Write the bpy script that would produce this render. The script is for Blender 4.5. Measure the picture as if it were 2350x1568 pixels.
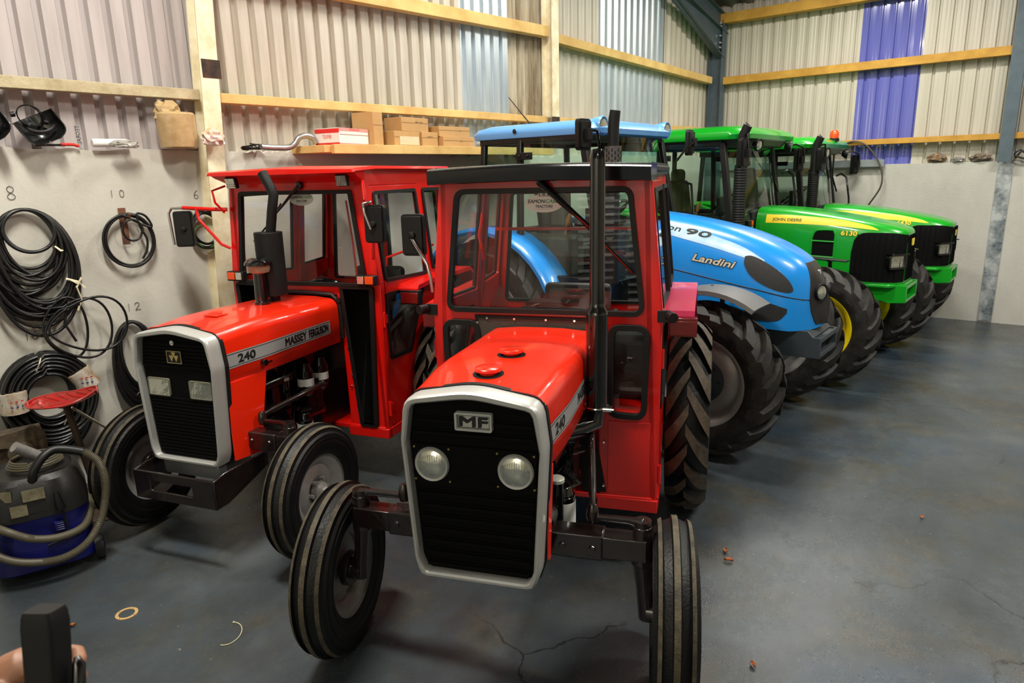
import bpy, bmesh, math, random
from mathutils import Vector, Matrix, Euler
from mathutils.geometry import tessellate_polygon
for o in list(bpy.data.objects): bpy.data.objects.remove(o, do_unlink=True)
SC = bpy.context.scene
COL = SC.collection
random.seed(7)
PI = math.pi
# ---------------------------------------------------------------- camera
F_PX = 1567.0
pit, rol, yw = math.radians(13.64), math.radians(1.444), math.radians(38.646)
cp, sp, cr, sr, cy_, sy_ = math.cos(pit), math.sin(pit), math.cos(rol), math.sin(rol), math.cos(yw), math.sin(yw)
fw = Vector((cp, 0, -sp)); dn = Vector((-sp, 0, -cp)); rt = Vector((0, -1, 0))
r2 = rt*cr + dn*sr; d2 = -rt*sr + dn*cr
ZR = Matrix(((cy_, -sy_, 0), (sy_, cy_, 0), (0, 0, 1)))
cr_, cd_, cf_ = ZR @ r2, ZR @ d2, ZR @ fw
cam = bpy.data.cameras.new('camera'); camo = bpy.data.objects.new('camera', cam); COL.objects.link(camo)
camo.matrix_world = Matrix(((cr_.x, -cd_.x, -cf_.x, 0), (cr_.y, -cd_.y, -cf_.y, 0), (cr_.z, -cd_.z, -cf_.z, 2.1), (0, 0, 0, 1)))
cam.sensor_width = 36; cam.sensor_fit = 'HORIZONTAL'; cam.lens = 36*F_PX/2350
cam.clip_start = 0.05; cam.clip_end = 100
cam.dof.use_dof = True; cam.dof.focus_distance = 2.9; cam.dof.aperture_fstop = 7.0
SC.camera = camo
# ---------------------------------------------------------------- world and lamps
SC.view_settings.view_transform = 'Standard'; SC.view_settings.look = 'None'
SC.view_settings.gamma = 1; SC.view_settings.use_curve_mapping = False
SC.view_settings.exposure = -0.08
W = bpy.data.worlds.new('world'); SC.world = W; W.use_nodes = True
W.node_tree.nodes['Background'].inputs[0].default_value = (0.75, 0.8, 0.9, 1)
W.node_tree.nodes['Background'].inputs[1].default_value = 0.04
def area(loc, size, power, col=(1, .96, .86), rot=(0, 0, 0)):
    l = bpy.data.lights.new('area_lamp', 'AREA'); l.shape = 'RECTANGLE'; l.size, l.size_y = size
    l.energy = power; l.color = col
    o = bpy.data.objects.new('area_lamp', l); COL.objects.link(o); o.location = loc; o.rotation_euler = rot
    return o
LAMPS = [((5.1, 3.0, 5.5), (.25, 1.3), 190), ((9.0, 2.2, 4.8), (.25, 1.3), 150), ((1.3, 2.8, 5.1), (.25, 1.3), 250),
         ((3.6, -1.4, 5.5), (.25, 1.3), 215), ((7.6, -1.4, 5.2), (.25, 1.3), 210), ((-1.4, -1.0, 5.2), (.25, 1.3), 40)]
for p, s, e in LAMPS: area(p, s, e)
area((-2.7, -.2, 3.9), (1.2, .3), 260, rot=(0, math.radians(52), 0))   # added lamp, brightens the shutter so it shows in the cab glass
# ---------------------------------------------------------------- materials
def srgb(r, g, b):
    f = lambda c: c/12.92 if c <= .04045 else ((c+.055)/1.055)**2.4
    return (f(r/255), f(g/255), f(b/255), 1)
MATS = {}
def mat(name, col, rough=.5, metal=0, coat=0, var=0, vscale=8, bump=0, bscale=60, col2=None, spec=.5, emit=None, es=1, trans=0):
    if name in MATS: return MATS[name]
    m = bpy.data.materials.new(name); m.use_nodes = True; nt = m.node_tree; b = nt.nodes['Principled BSDF']
    b.inputs['Base Color'].default_value = col; b.inputs['Roughness'].default_value = rough; b.inputs['Metallic'].default_value = metal
    b.inputs['Coat Weight'].default_value = coat; b.inputs['Coat Roughness'].default_value = .06; b.inputs['Specular IOR Level'].default_value = spec
    if trans: b.inputs['Transmission Weight'].default_value = trans
    if emit: b.inputs['Emission Color'].default_value = emit; b.inputs['Emission Strength'].default_value = es
    if var or col2 or bump:
        tc = nt.nodes.new('ShaderNodeTexCoord')
    if var or col2:
        n = nt.nodes.new('ShaderNodeTexNoise'); n.inputs['Scale'].default_value = vscale; n.inputs['Detail'].default_value = 6; n.inputs['Roughness'].default_value = .65
        nt.links.new(tc.outputs['Object'], n.inputs['Vector'])
        r = nt.nodes.new('ShaderNodeValToRGB'); r.color_ramp.elements[0].position = .38; r.color_ramp.elements[1].position = .66
        c2 = col2 or tuple(max(0, c*(1-var)) for c in col[:3])+(1,)
        r.color_ramp.elements[0].color = col; r.color_ramp.elements[1].color = c2
        nt.links.new(n.outputs['Fac'], r.inputs['Fac']); nt.links.new(r.outputs['Color'], b.inputs['Base Color'])
    if bump:
        n2 = nt.nodes.new('ShaderNodeTexNoise'); n2.inputs['Scale'].default_value = bscale; n2.inputs['Detail'].default_value = 3
        nt.links.new(tc.outputs['Object'], n2.inputs['Vector'])
        bp = nt.nodes.new('ShaderNodeBump'); bp.inputs['Strength'].default_value = bump; bp.inputs['Distance'].default_value = .01
        nt.links.new(n2.outputs['Fac'], bp.inputs['Height']); nt.links.new(bp.outputs['Normal'], b.inputs['Normal'])
    MATS[name] = m
    return m
def glassmat(name, tint, extra=.03):
    m = bpy.data.materials.new(name); m.use_nodes = True; nt = m.node_tree
    for n in list(nt.nodes): nt.nodes.remove(n)
    out = nt.nodes.new('ShaderNodeOutputMaterial'); mix = nt.nodes.new('ShaderNodeMixShader'); tr = nt.nodes.new('ShaderNodeBsdfTransparent')
    gl = nt.nodes.new('ShaderNodeBsdfGlossy'); gl.inputs['Roughness'].default_value = .01; tr.inputs['Color'].default_value = tint
    fr = nt.nodes.new('ShaderNodeLayerWeight'); fr.inputs['Blend'].default_value = .5
    pw = nt.nodes.new('ShaderNodeMath'); pw.operation = 'POWER'; pw.inputs[1].default_value = 4.0; nt.links.new(fr.outputs['Facing'], pw.inputs[0])
    ad = nt.nodes.new('ShaderNodeMath'); ad.operation = 'MULTIPLY_ADD'; ad.inputs[1].default_value = .9; ad.inputs[2].default_value = .022+extra
    nt.links.new(pw.outputs[0], ad.inputs[0]); nt.links.new(ad.outputs[0], mix.inputs[0]); nt.links.new(tr.outputs[0], mix.inputs[1])
    nt.links.new(gl.outputs[0], mix.inputs[2]); nt.links.new(mix.outputs[0], out.inputs[0])
    MATS[name] = m
    return m
BADGE = mat('badge_silver', srgb(176, 180, 174), .4)
RED = mat('tractor_red_paint', srgb(214, 14, 4), .3, coat=.4)
ORED = mat('lit_bonnet_red', srgb(240, 40, 10), .28, coat=.6)  # tractor red with the orange of the lit top put into the colour
PINK = mat('faded_pink_red_paint', srgb(200, 40, 85), .4, coat=.3)
BLUE = mat('tractor_blue_paint', srgb(16, 136, 222), .3, coat=.45)
GREEN = mat('tractor_green_paint', srgb(8, 152, 28), .3, coat=.45)
YEL = mat('wheel_yellow_paint', srgb(246, 218, 12), .4, coat=.3)
YDEC = mat('yellow_decal', srgb(245, 215, 30), .4)
BLK = mat('black_plastic', srgb(14, 14, 14), .45, var=.3, spec=.4)
BLKG = mat('gloss_black_paint', srgb(10, 10, 10), .15, coat=.8)
BLKM = mat('matt_black_paint', srgb(10, 10, 10), .55, spec=.35, bump=.15, bscale=150)
FLATBLK = mat('flat_black', srgb(6, 6, 6), .95)  # plain black, also put in for the shade inside holes and slots
GRIL = mat('grille_black', srgb(8, 8, 9), .8, spec=.12)
RUB = mat('rubber_seal', srgb(17, 17, 16), .5, spec=.35, bump=.1)
TYRE = mat('tyre_rubber', srgb(13, 13, 13), .5, spec=.35, var=.35, vscale=14, bump=.25, bscale=90)
TYRB = mat('worn_tyre_crown', srgb(84, 75, 56), .7, col2=srgb(46, 41, 33), vscale=20, bump=.3, bscale=120)
TYRG = mat('dusty_tread_rubber', srgb(38, 35, 31), .55, spec=.4, col2=srgb(15, 14, 14), vscale=16, bump=.25, bscale=120)
TYRD = mat('brown_worn_lug', srgb(84, 70, 54), .65, col2=srgb(52, 45, 37), vscale=22, bump=.3, bscale=120)
SILV = mat('silver_paint', srgb(186, 186, 182), .35, metal=.35, coat=.2)
RIMS = mat('silver_rim_paint', srgb(160, 158, 155), .34, metal=.3, var=.2, vscale=12)
DGREY = mat('dark_grey_casting', srgb(52, 60, 66), .45, var=.2)
FGREY = mat('grey_fender_plastic', srgb(92, 92, 92), .5, bump=.15, bscale=200)
CHAS = mat('brown_black_chassis', srgb(32, 23, 21), .22, coat=.5, var=.3, vscale=10, bump=.15, bscale=40)
ENG = mat('oily_engine_black', srgb(18, 15, 14), .22, coat=.5, bump=.5, bscale=35)
CHR = mat('chrome', srgb(215, 215, 215), .15, metal=1)
ALU = mat('brushed_aluminium', srgb(175, 175, 175), .35, metal=.8, var=.2)
WHT = mat('white_label', srgb(228, 228, 226), .5)
LGREY = mat('silver_decal', srgb(150, 150, 150), .4)
INK = mat('black_ink', srgb(12, 12, 12), .6)
PENC = mat('pencil_mark', srgb(70, 68, 66), .9)
ORNG = mat('orange_lens', srgb(235, 75, 8), .25, coat=.6)
REDL = mat('red_lens', srgb(120, 14, 10), .25, coat=.6)
SEAT = mat('seat_vinyl', srgb(38, 36, 35), .45, bump=.1)
GLASS = glassmat('clear_glass', (.985, .992, .988, 1), .0)
GLASG = glassmat('green_tint_glass', (.80, .93, .87, 1), .01)
MIRR = mat('mirror_glass', srgb(230, 235, 235), .03, metal=1)
CARD = mat('cardboard', srgb(190, 150, 98), .8, var=.12, vscale=5, bump=.1)
WOOD = mat('pine_timber', srgb(222, 188, 120), .7, col2=srgb(198, 158, 92), vscale=3, bump=.2, bscale=40)
WOODY = mat('yellow_timber', srgb(200, 152, 62), .7, col2=srgb(172, 124, 42), vscale=3, bump=.2, bscale=40)
STEEL = mat('blue_grey_steel', srgb(84, 98, 108), .45, var=.2, metal=.2)
GALV = mat('galvanised_bracket', srgb(165, 172, 176), .35, metal=.7)
SKIN = mat('skin', srgb(150, 104, 78), .5, var=.12, vscale=20)
def refl_lens():
    m = mat('clear_lamp_lens', srgb(210, 212, 200), .12, metal=.8, bump=.35, bscale=17)
    return m
LENS = refl_lens()
# ---------------------------------------------------------------- mesh helpers
def rotm(e): return Euler(e).to_matrix()
class MB:
    def __init__(s): s.v = []; s.f = []; s.m = []; s.cur = 0
    def add(s, vs, fs):
        n = len(s.v); s.v += [tuple(v) for v in vs]; s.f += [tuple(i+n for i in f) for f in fs]; s.m += [s.cur]*len(fs); return s
    def mi(s, i): s.cur = i; return s
    def box(s, c, d, rot=None, taper=1):
        x, y, z = d[0]/2, d[1]/2, d[2]/2; t = taper
        vs = [(-x, -y, -z), (x, -y, -z), (x, y, -z), (-x, y, -z), (-x*t, -y*t, z), (x*t, -y*t, z), (x*t, y*t, z), (-x*t, y*t, z)]
        if rot is not None:
            R = rotm(rot) if isinstance(rot, tuple) else rot
            vs = [R @ Vector(v) for v in vs]
        c = Vector(c)
        return s.add([Vector(v)+c for v in vs], [(0, 3, 2, 1), (4, 5, 6, 7), (0, 1, 5, 4), (1, 2, 6, 5), (2, 3, 7, 6), (3, 0, 4, 7)])
    def b2(s, a, b):
        return s.box([(a[i]+b[i])/2 for i in range(3)], [abs(a[i]-b[i]) for i in range(3)])
    def beam(s, a, b, w, h, up=(0, 0, 1)):
        a, b = Vector(a), Vector(b); d = (b-a); L = d.length; d.normalize(); up = Vector(up)
        if abs(d.dot(up)) > .98: up = Vector((1, 0, 0))
        y = up.cross(d).normalized(); z = d.cross(y)
        R = Matrix((d, y, z)).transposed()
        return s.box((a+b)/2, (L, w, h), R)
    def tube(s, pts, r, n=8, closed=False, cap=True, ry=None, up=None):
        pts = [Vector(p) for p in pts]; N = len(pts)
        rs = r if isinstance(r, (list, tuple)) else [r]*N
        prev = None; rings = []
        for i, p in enumerate(pts):
            if closed: t = pts[(i+1) % N]-pts[i-1]
            elif i == 0: t = pts[1]-p
            elif i == N-1: t = p-pts[i-1]
            else: t = (pts[i+1]-p).normalized()+(p-pts[i-1]).normalized()
            if t.length < 1e-9: t = Vector((0, 0, 1))
            t.normalize()
            if up is not None:
                a = Vector(up)-t*t.dot(Vector(up))
                if a.length < 1e-4: a = t.orthogonal()
            elif prev is None: a = t.orthogonal()
            else: a = prev-t*t.dot(prev)
            if a.length < 1e-6: a = t.orthogonal()
            a.normalize(); prev = a; b = t.cross(a)
            q = (ry if ry else 1)
            rings.append([p+a*rs[i]*math.cos(2*PI*k/n)+b*rs[i]*q*math.sin(2*PI*k/n) for k in range(n)])
        return s.loft(rings, closed, cap)
    def loft(s, rings, closed=False, cap=True, ringclosed=True):
        n = len(rings[0]); vs = [v for r in rings for v in r]; fs = []
        M = len(rings)
        for i in range(M if closed else M-1):
            j = (i+1) % M
            for k in range(n if ringclosed else n-1):
                l = (k+1) % n
                fs.append((i*n+k, i*n+l, j*n+l, j*n+k))
        if cap and not closed:
            fs.append(tuple(range(n-1, -1, -1))); fs.append(tuple((M-1)*n+k for k in range(n)))
        return s.add(vs, fs)
    def cyl(s, a, b, r, r2=None, n=20, cap=True):
        return s.tube([a, b], [r, r if r2 is None else r2], n, cap=cap)
    def lathe(s, prof, c=(0, 0, 0), axis=(0, 0, 1), n=32, closed=False):
        ax = Vector(axis).normalized(); u = ax.orthogonal().normalized(); w = ax.cross(u); c = Vector(c)
        rings = [[c+ax*h+(u*math.cos(2*PI*k/n)+w*math.sin(2*PI*k/n))*max(r, 1e-5) for k in range(n)] for r, h in prof]
        return s.loft(rings, closed, cap=not closed)
    def plate(s, outer, holes, fn, t=.01, t0=0):
        """outer/holes: 2D loops; fn(u, v, w)->3D; thickness from w=t0 to w=t0+t"""
        loops = [[Vector((p[0], p[1], 0)) for p in outer]]+[[Vector((p[0], p[1], 0)) for p in h] for h in holes]
        tris = tessellate_polygon(loops); flat = [p for l in loops for p in l]; n = len(flat)
        vs = [fn(p.x, p.y, t0) for p in flat]+[fn(p.x, p.y, t0+t) for p in flat]
        fs = [tuple(tr) for tr in tris]+[tuple(i+n for i in reversed(tr)) for tr in tris]
        k = 0
        for l in loops:
            for i in range(len(l)):
                a, b = k+i, k+(i+1) % len(l); fs.append((a, b, b+n, a+n))
            k += len(l)
        return s.add(vs, fs)
    def grid(s, P):  # P[i][j] points, open surface
        return s.loft(P, False, False, False)
    def build(s, name, mats, parent=None, bevel=0, smooth=40, bseg=2, sub=0, recalc=True, loc=None, rot=None):
        me = bpy.data.meshes.new(name); me.from_pydata([tuple(v) for v in s.v], [], s.f)
        if not isinstance(mats, (list, tuple)): mats = [mats]
        for m in mats: me.materials.append(m)
        if len(mats) > 1: me.polygons.foreach_set('material_index', s.m)
        if recalc:
            bm = bmesh.new(); bm.from_mesh(me); bmesh.ops.recalc_face_normals(bm, faces=bm.faces); bm.to_mesh(me); bm.free()
        if smooth:
            me.shade_smooth(); me.set_sharp_from_angle(angle=math.radians(smooth))
        o = bpy.data.objects.new(name, me); COL.objects.link(o)
        if parent: o.parent = parent
        if loc: o.location = loc
        if rot: o.rotation_euler = rot
        if bevel:
            b = o.modifiers.new('bevel', 'BEVEL'); b.width = bevel; b.segments = bseg; b.limit_method = 'ANGLE'; b.angle_limit = math.radians(35); b.harden_normals = False
        if sub:
            b = o.modifiers.new('sub', 'SUBSURF'); b.levels = sub; b.render_levels = sub
        return o
def rp(pts, r, n=5):
    """round the corners of a 2D polygon"""
    out = []; N = len(pts)
    for i, p in enumerate(pts):
        rr = r[i] if isinstance(r, (list, tuple)) else r
        a, b, c = Vector(pts[i-1]), Vector(p), Vector(pts[(i+1) % N])
        u, v = (a-b), (c-b); lu, lv = u.length, v.length; u.normalize(); v.normalize()
        ang = u.angle(v)
        if rr <= 0 or ang > 3.1: out.append((b.x, b.y)); continue
        d = min(rr/math.tan(ang/2), lu*.48, lv*.48)
        p0, p1 = b+u*d, b+v*d
        for k in range(n+1):
            t = k/n; q = p0*(1-t)**2+b*2*t*(1-t)+p1*t*t; out.append((q.x, q.y))
    return out
def off(loop, d):
    """offset 2D loop; d>0 outward for CCW loops (orientation detected)"""
    N = len(loop); A = sum(loop[i][0]*loop[(i+1) % N][1]-loop[(i+1) % N][0]*loop[i][1] for i in range(N))
    sgn = 1 if A > 0 else -1; out = []
    for i in range(N):
        a, b, c = Vector(loop[i-1]), Vector(loop[i]), Vector(loop[(i+1) % N])
        e1 = (b-a); e2 = (c-b)
        if e1.length < 1e-9: e1 = e2
        if e2.length < 1e-9: e2 = e1
        e1 = e1.normalized(); e2 = e2.normalized()
        n1 = Vector((e1.y, -e1.x))*sgn; n2 = Vector((e2.y, -e2.x))*sgn
        m = (n1+n2); m = m.normalized() if m.length > 1e-6 else n1
        k = d/max(.5, m.dot(n1)); out.append((b.x+m.x*k, b.y+m.y*k))
    return out
def rect(x0, y0, x1, y1): return [(x0, y0), (x1, y0), (x1, y1), (x0, y1)]
def circle(cx, cy, r, n=20): return [(cx+r*math.cos(2*PI*k/n), cy+r*math.sin(2*PI*k/n)) for k in range(n)]
FX = lambda x0: (lambda u, v, w: (x0+w, u, v))          # plate facing +x, u=y v=z
def empty(name, loc=(0, 0, 0), rz=0, parent=None):
    o = bpy.data.objects.new(name, None); COL.objects.link(o); o.location = loc; o.rotation_euler = (0, 0, rz); o.empty_display_size = .1
    if parent: o.parent = parent
    return o
def tag(o, label=None, cat=None, group=None, kind=None):
    if label: o['label'] = label
    if cat: o['category'] = cat
    if group: o['group'] = group
    if kind: o['kind'] = kind
    return o
def struct(o): o['kind'] = 'structure'; return o
_fc = {}
def text_mesh(s):
    """unit text geometry: verts (x 0..w, y 0..1 cap height), faces"""
    if s in _fc: return _fc[s]
    c = bpy.data.curves.new('lettering', 'FONT'); c.body = s; c.resolution_u = 3
    o = bpy.data.objects.new('lettering_tmp', c); COL.objects.link(o)
    dg = bpy.context.evaluated_depsgraph_get(); ev = o.evaluated_get(dg); me = ev.to_mesh()
    vs = [v.co.copy() for v in me.vertices]; fs = [tuple(p.vertices) for p in me.polygons]; ev.to_mesh_clear()
    bpy.data.objects.remove(o, do_unlink=True)
    xs = [v.x for v in vs]; ys = [v.y for v in vs]; x0, x1, y0, y1 = min(xs), max(xs), min(ys), max(ys)
    vs = [((v.x-x0)/(x1-x0), (v.y-y0)/(y1-y0)) for v in vs]
    _fc[s] = (vs, fs); return _fc[s]
def put_text(mb, s, fn, w, h, x0=0, y0=0, bold=0, slant=0, arc=0):
    """fn(u, v)->3D of a flat coordinate; text spans w by h from (x0, y0); bold adds shifted copies"""
    vs, fs = text_mesh(s)
    sh = [(0, 0)] if not bold else [(0, 0), (bold, 0), (-bold, 0), (0, bold), (0, -bold), (bold, bold), (-bold, -bold)]
    for i, (dx, dy) in enumerate(sh):
        mb.add([fn(x0+a*w+dx+slant*b*h, y0+b*h+dy, i*.00004) for a, b in vs], fs)
    return mb
def spline(pts, m=10):
    pts = [Vector(p) for p in pts]; o = []
    for i in range(len(pts)-1):
        p0, p1, p2, p3 = pts[max(0, i-1)], pts[i], pts[i+1], pts[min(len(pts)-1, i+2)]
        for k in range(m):
            t = k/m; o.append(.5*((2*p1)+(-p0+p2)*t+(2*p0-5*p1+4*p2-p3)*t*t+(-p0+3*p1-3*p2+p3)*t**3))
    return o+[pts[-1]]
# ---------------------------------------------------------------- the shed
AL = math.atan(.07)
WO = Vector((11.14, 4.65, 0)); WU = Vector((-math.cos(AL), math.sin(AL), 0)); WN = Vector((-math.sin(AL), -math.cos(AL), 0))
def WL(s, z, o=0): return WO+WU*s+WN*o+Vector((0, 0, z))          # left wall: distance from the corner, height, distance off the wall
def WF(y, z, o=0): return Vector((11.14-o, y, z))                  # back wall
def roofz(x): return 4.42+.268*(11.14-x) if x > 3.6 else 4.42+.268*(11.14-3.6)-.268*(3.6-x)
def floor_mat():
    m = bpy.data.materials.new('painted_concrete_floor'); m.use_nodes = True; nt = m.node_tree; b = nt.nodes['Principled BSDF']
    N = lambda t: nt.nodes.new(t); Lk = nt.links.new
    tc = N('ShaderNodeTexCoord')
    def noise(sc, det=6, ro=.6, vec=None):
        n = N('ShaderNodeTexNoise'); n.inputs['Scale'].default_value = sc; n.inputs['Detail'].default_value = det; n.inputs['Roughness'].default_value = ro
        Lk(vec or tc.outputs['Object'], n.inputs['Vector']); return n.outputs['Fac']
    def ramp(fac, stops):
        r = N('ShaderNodeValToRGB'); e = r.color_ramp.elements
        e[0].position, e[0].color = stops[0]; e[1].position, e[1].color = stops[-1]
        for p, c in stops[1:-1]: x = e.new(p); x.color = c
        Lk(fac, r.inputs['Fac']); return r.outputs['Color']
    def mixc(f, a, c):
        x = N('ShaderNodeMix'); x.data_type = 'RGBA'; Lk(f, x.inputs['Factor']); Lk(a, x.inputs['A']); Lk(c, x.inputs['B']); return x.outputs['Result']
    base = ramp(noise(.9, 8, .6), [(.3, srgb(44, 49, 52)), (.55, srgb(66, 73, 78)), (.75, srgb(90, 95, 97))])
    dirt = ramp(noise(1.7, 10, .7), [(.49, (0, 0, 0, 1)), (.68, (.85, .85, .85, 1))])
    brown = ramp(noise(6, 6, .7), [(.3, srgb(52, 50, 45)), (.7, srgb(88, 83, 70))])
    c = mixc(dirt, base, brown)
    blue = ramp(noise(.6, 5, .5), [(.52, (0, 0, 0, 1)), (.62, (.6, .6, .6, 1))])
    bl = N('ShaderNodeRGB'); bl.outputs[0].default_value = srgb(42, 62, 82)
    c = mixc(blue, c, bl.outputs[0])
    sp_ = ramp(noise(34, 3, .6), [(.70, (0, 0, 0, 1)), (.74, (.5, .5, .5, 1))])
    wc = N('ShaderNodeRGB'); wc.outputs[0].default_value = srgb(160, 156, 140)
    c = mixc(sp_, c, wc.outputs[0])
    # hairline cracks
    ds = N('ShaderNodeMixRGB'); ds.blend_type = 'ADD'; ds.inputs[0].default_value = .35
    nn = N('ShaderNodeTexNoise'); nn.inputs['Scale'].default_value = 3; nn.inputs['Detail'].default_value = 8; Lk(tc.outputs['Object'], nn.inputs['Vector'])
    Lk(tc.outputs['Object'], ds.inputs[1]); Lk(nn.outputs['Color'], ds.inputs[2])
    vo = N('ShaderNodeTexVoronoi'); vo.feature = 'DISTANCE_TO_EDGE'; vo.inputs['Scale'].default_value = .45; Lk(ds.outputs[0], vo.inputs['Vector'])
    ck = ramp(vo.outputs['Distance'], [(0, (1, 1, 1, 1)), (.0022, (0, 0, 0, 1))])
    gate = ramp(noise(.5, 2, .5), [(.5, (0, 0, 0, 1)), (.55, (.8, .8, .8, 1))])
    mm = N('ShaderNodeMixRGB'); mm.blend_type = 'MULTIPLY'; mm.inputs[0].default_value = 1; Lk(ck, mm.inputs[1]); Lk(gate, mm.inputs[2])
    dk = N('ShaderNodeRGB'); dk.outputs[0].default_value = srgb(28, 27, 26)
    c = mixc(mm.outputs[0], c, dk.outputs[0])
    Lk(c, b.inputs['Base Color'])
    rr = ramp(noise(3.5, 8, .7), [(.35, (.16, .16, .16, 1)), (.7, (.38, .38, .38, 1))])
    Lk(rr, b.inputs['Roughness']); b.inputs['Specular IOR Level'].default_value = .5
    bp = N('ShaderNodeBump'); bp.inputs['Strength'].default_value = .35; bp.inputs['Distance'].default_value = .004
    Lk(noise(160, 3, .6), bp.inputs['Height']); Lk(bp.outputs[0], b.inputs['Normal'])
    return m
def wall_mat(name, c1, c2, c3, sc=1.2):
    m = bpy.data.materials.new(name); m.use_nodes = True; nt = m.node_tree; b = nt.nodes['Principled BSDF']; Lk = nt.links.new
    tc = nt.nodes.new('ShaderNodeTexCoord'); mp = nt.nodes.new('ShaderNodeMapping'); mp.inputs['Scale'].default_value = (1, 1, .45); Lk(tc.outputs['Object'], mp.inputs[0])
    n = nt.nodes.new('ShaderNodeTexNoise'); n.inputs['Scale'].default_value = sc; n.inputs['Detail'].default_value = 10; n.inputs['Roughness'].default_value = .68; Lk(mp.outputs[0], n.inputs[0])
    r = nt.nodes.new('ShaderNodeValToRGB'); e = r.color_ramp.elements; e[0].position = .3; e[0].color = c1; e[1].position = .62; e[1].color = c2; x = e.new(.78); x.color = c3
    Lk(n.outputs['Fac'], r.inputs[0]); Lk(r.outputs[0], b.inputs['Base Color']); b.inputs['Roughness'].default_value = .75
    n2 = nt.nodes.new('ShaderNodeTexNoise'); n2.inputs['Scale'].default_value = 40; n2.inputs['Detail'].default_value = 6; Lk(tc.outputs['Object'], n2.inputs[0])
    bp = nt.nodes.new('ShaderNodeBump'); bp.inputs['Strength'].default_value = .35; bp.inputs['Distance'].default_value = .006; Lk(n2.outputs['Fac'], bp.inputs['Height']); Lk(bp.outputs[0], b.inputs['Normal'])
    MATS[name] = m
    return m
def sheet_mat(name, c1, c2, rough=.4, metal=0, streak=10, hi=.62):
    m = bpy.data.materials.new(name); m.use_nodes = True; nt = m.node_tree; b = nt.nodes['Principled BSDF']; Lk = nt.links.new
    tc = nt.nodes.new('ShaderNodeTexCoord'); mp = nt.nodes.new('ShaderNodeMapping'); mp.inputs['Scale'].default_value = (streak, streak, .8); Lk(tc.outputs['Object'], mp.inputs[0])
    n = nt.nodes.new('ShaderNodeTexNoise'); n.inputs['Scale'].default_value = 1; n.inputs['Detail'].default_value = 8; n.inputs['Roughness'].default_value = .7; Lk(mp.outputs[0], n.inputs[0])
    r = nt.nodes.new('ShaderNodeValToRGB'); e = r.color_ramp.elements; e[0].position = .4; e[0].color = c1; e[1].position = hi; e[1].color = c2
    Lk(n.outputs['Fac'], r.inputs[0]); Lk(r.outputs[0], b.inputs['Base Color']); b.inputs['Roughness'].default_value = rough; b.inputs['Metallic'].default_value = metal
    MATS[name] = m
    return m
CONC = wall_mat('rendered_white_wall', srgb(206, 203, 192), srgb(190, 187, 176), srgb(160, 156, 144))
CONC2 = wall_mat('bare_concrete_wall', srgb(196, 194, 186), srgb(176, 174, 166), srgb(146, 142, 134))
BLOCKW = wall_mat('unpainted_grey_wall', srgb(158, 154, 142), srgb(142, 138, 126), srgb(118, 114, 104))
SH_A = sheet_mat('pinkish_grey_sheet', srgb(182, 173, 172), srgb(168, 160, 158))
SH_B = sheet_mat('cream_grey_sheet', srgb(194, 187, 174), srgb(176, 168, 152))
SH_C = sheet_mat('stained_beige_sheet', srgb(184, 172, 150), srgb(118, 102, 76), .55)
SH_G = sheet_mat('galvanised_sheet', srgb(172, 186, 196), srgb(206, 214, 220), .3, .5, 14)
SH_F = sheet_mat('back_wall_cream_sheet', srgb(190, 184, 170), srgb(182, 175, 160), .4)
SH_R = sheet_mat('fibre_roof_sheet', srgb(118, 118, 108), srgb(92, 94, 84), .8, 0, 4)
SH_BL = mat('translucent_blue_sheet', srgb(98, 102, 178), .12, coat=.5)
fl = MB(); fl.b2((-4, -7, -.1), (11.5, 6.2, 0)); struct(fl.build('floor', floor_mat(), smooth=0))
def ribbed(P, a0, a1, z0, z1, pitch, depth, kind='trap', phase=0, th=.003, ztop=None, seg=6):
    """vertical ribbed sheet; P(a, z, o)->3D; o towards the room"""
    pts = []; a = a0; k = math.floor((a0-phase)/pitch)
    if kind == 'trap': prof = [(0, 0), (.56, 0), (.66, -1), (.88, -1), (.98, 0)]
    elif kind == 'trapm': prof = [(0, 0), (.10, -.12), (.2, 0), (.36, -.12), (.46, 0), (.70, 0), (.76, -1), (.88, -1), (.94, 0)]
    else: prof = [(i/8, (math.cos(2*PI*i/8)-1)/2) for i in range(8)]
    while phase+k*pitch < a1:
        for u, d in prof:
            x = phase+(k+u)*pitch
            if a0 <= x <= a1: pts.append((x, d*depth))
        k += 1
    if pts[0][0] > a0+1e-4: pts.insert(0, (a0, pts[0][1]))
    if pts[-1][0] < a1-1e-4: pts.append((a1, pts[-1][1]))
    mb = MB(); g = []
    for x, o in pts:
        zt = ztop(x) if ztop else z1
        g.append([P(x, z0, o), P(x, zt, o)])
    mb.grid(g)
    g2 = [[P(x, z0, o-th), P(x, ztop(x) if ztop else z1, o-th)] for x, o in pts]
    mb.grid(g2)
    return mb
# left wall
wz = 2.35
rr = random.Random(3)
def conc_run(s0, s1, o0, o1, z, n=40, jag=.012):
    mb = MB(); rings = []
    for i in range(n+1):
        s = s0+(s1-s0)*i/n; zz = z+rr.uniform(-jag, jag)
        rings.append([WL(s, 0, o1), WL(s, zz, o1), WL(s, zz+.005, o0), WL(s, 0, o0)])
    return mb.loft(rings)
wall = conc_run(8.38, 13.4, -.06, .0, wz); wl_ = struct(wall.build('wall_left', CONC, smooth=0))
LW = empty('wall_left', (0, 0, 0)); struct(LW)
wl_.parent = LW; wl_.name = 'rendered_panel'; wl_.pop('kind', None)
conc_run(7.34, 8.22, -.06, .0, wz-.01).build('rendered_panel', CONC, LW, smooth=0)
conc_run(-.02, 7.34, -.06, -.0, wz-.02, jag=.004).build('rendered_panel', CONC, LW, smooth=0)
conc_run(4.0, 5.8, .0, .02, wz-.03, jag=.02).build('rendered_patch', CONC, LW, smooth=0)
zt = lambda s: roofz(11.14-s)+.1
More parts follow.
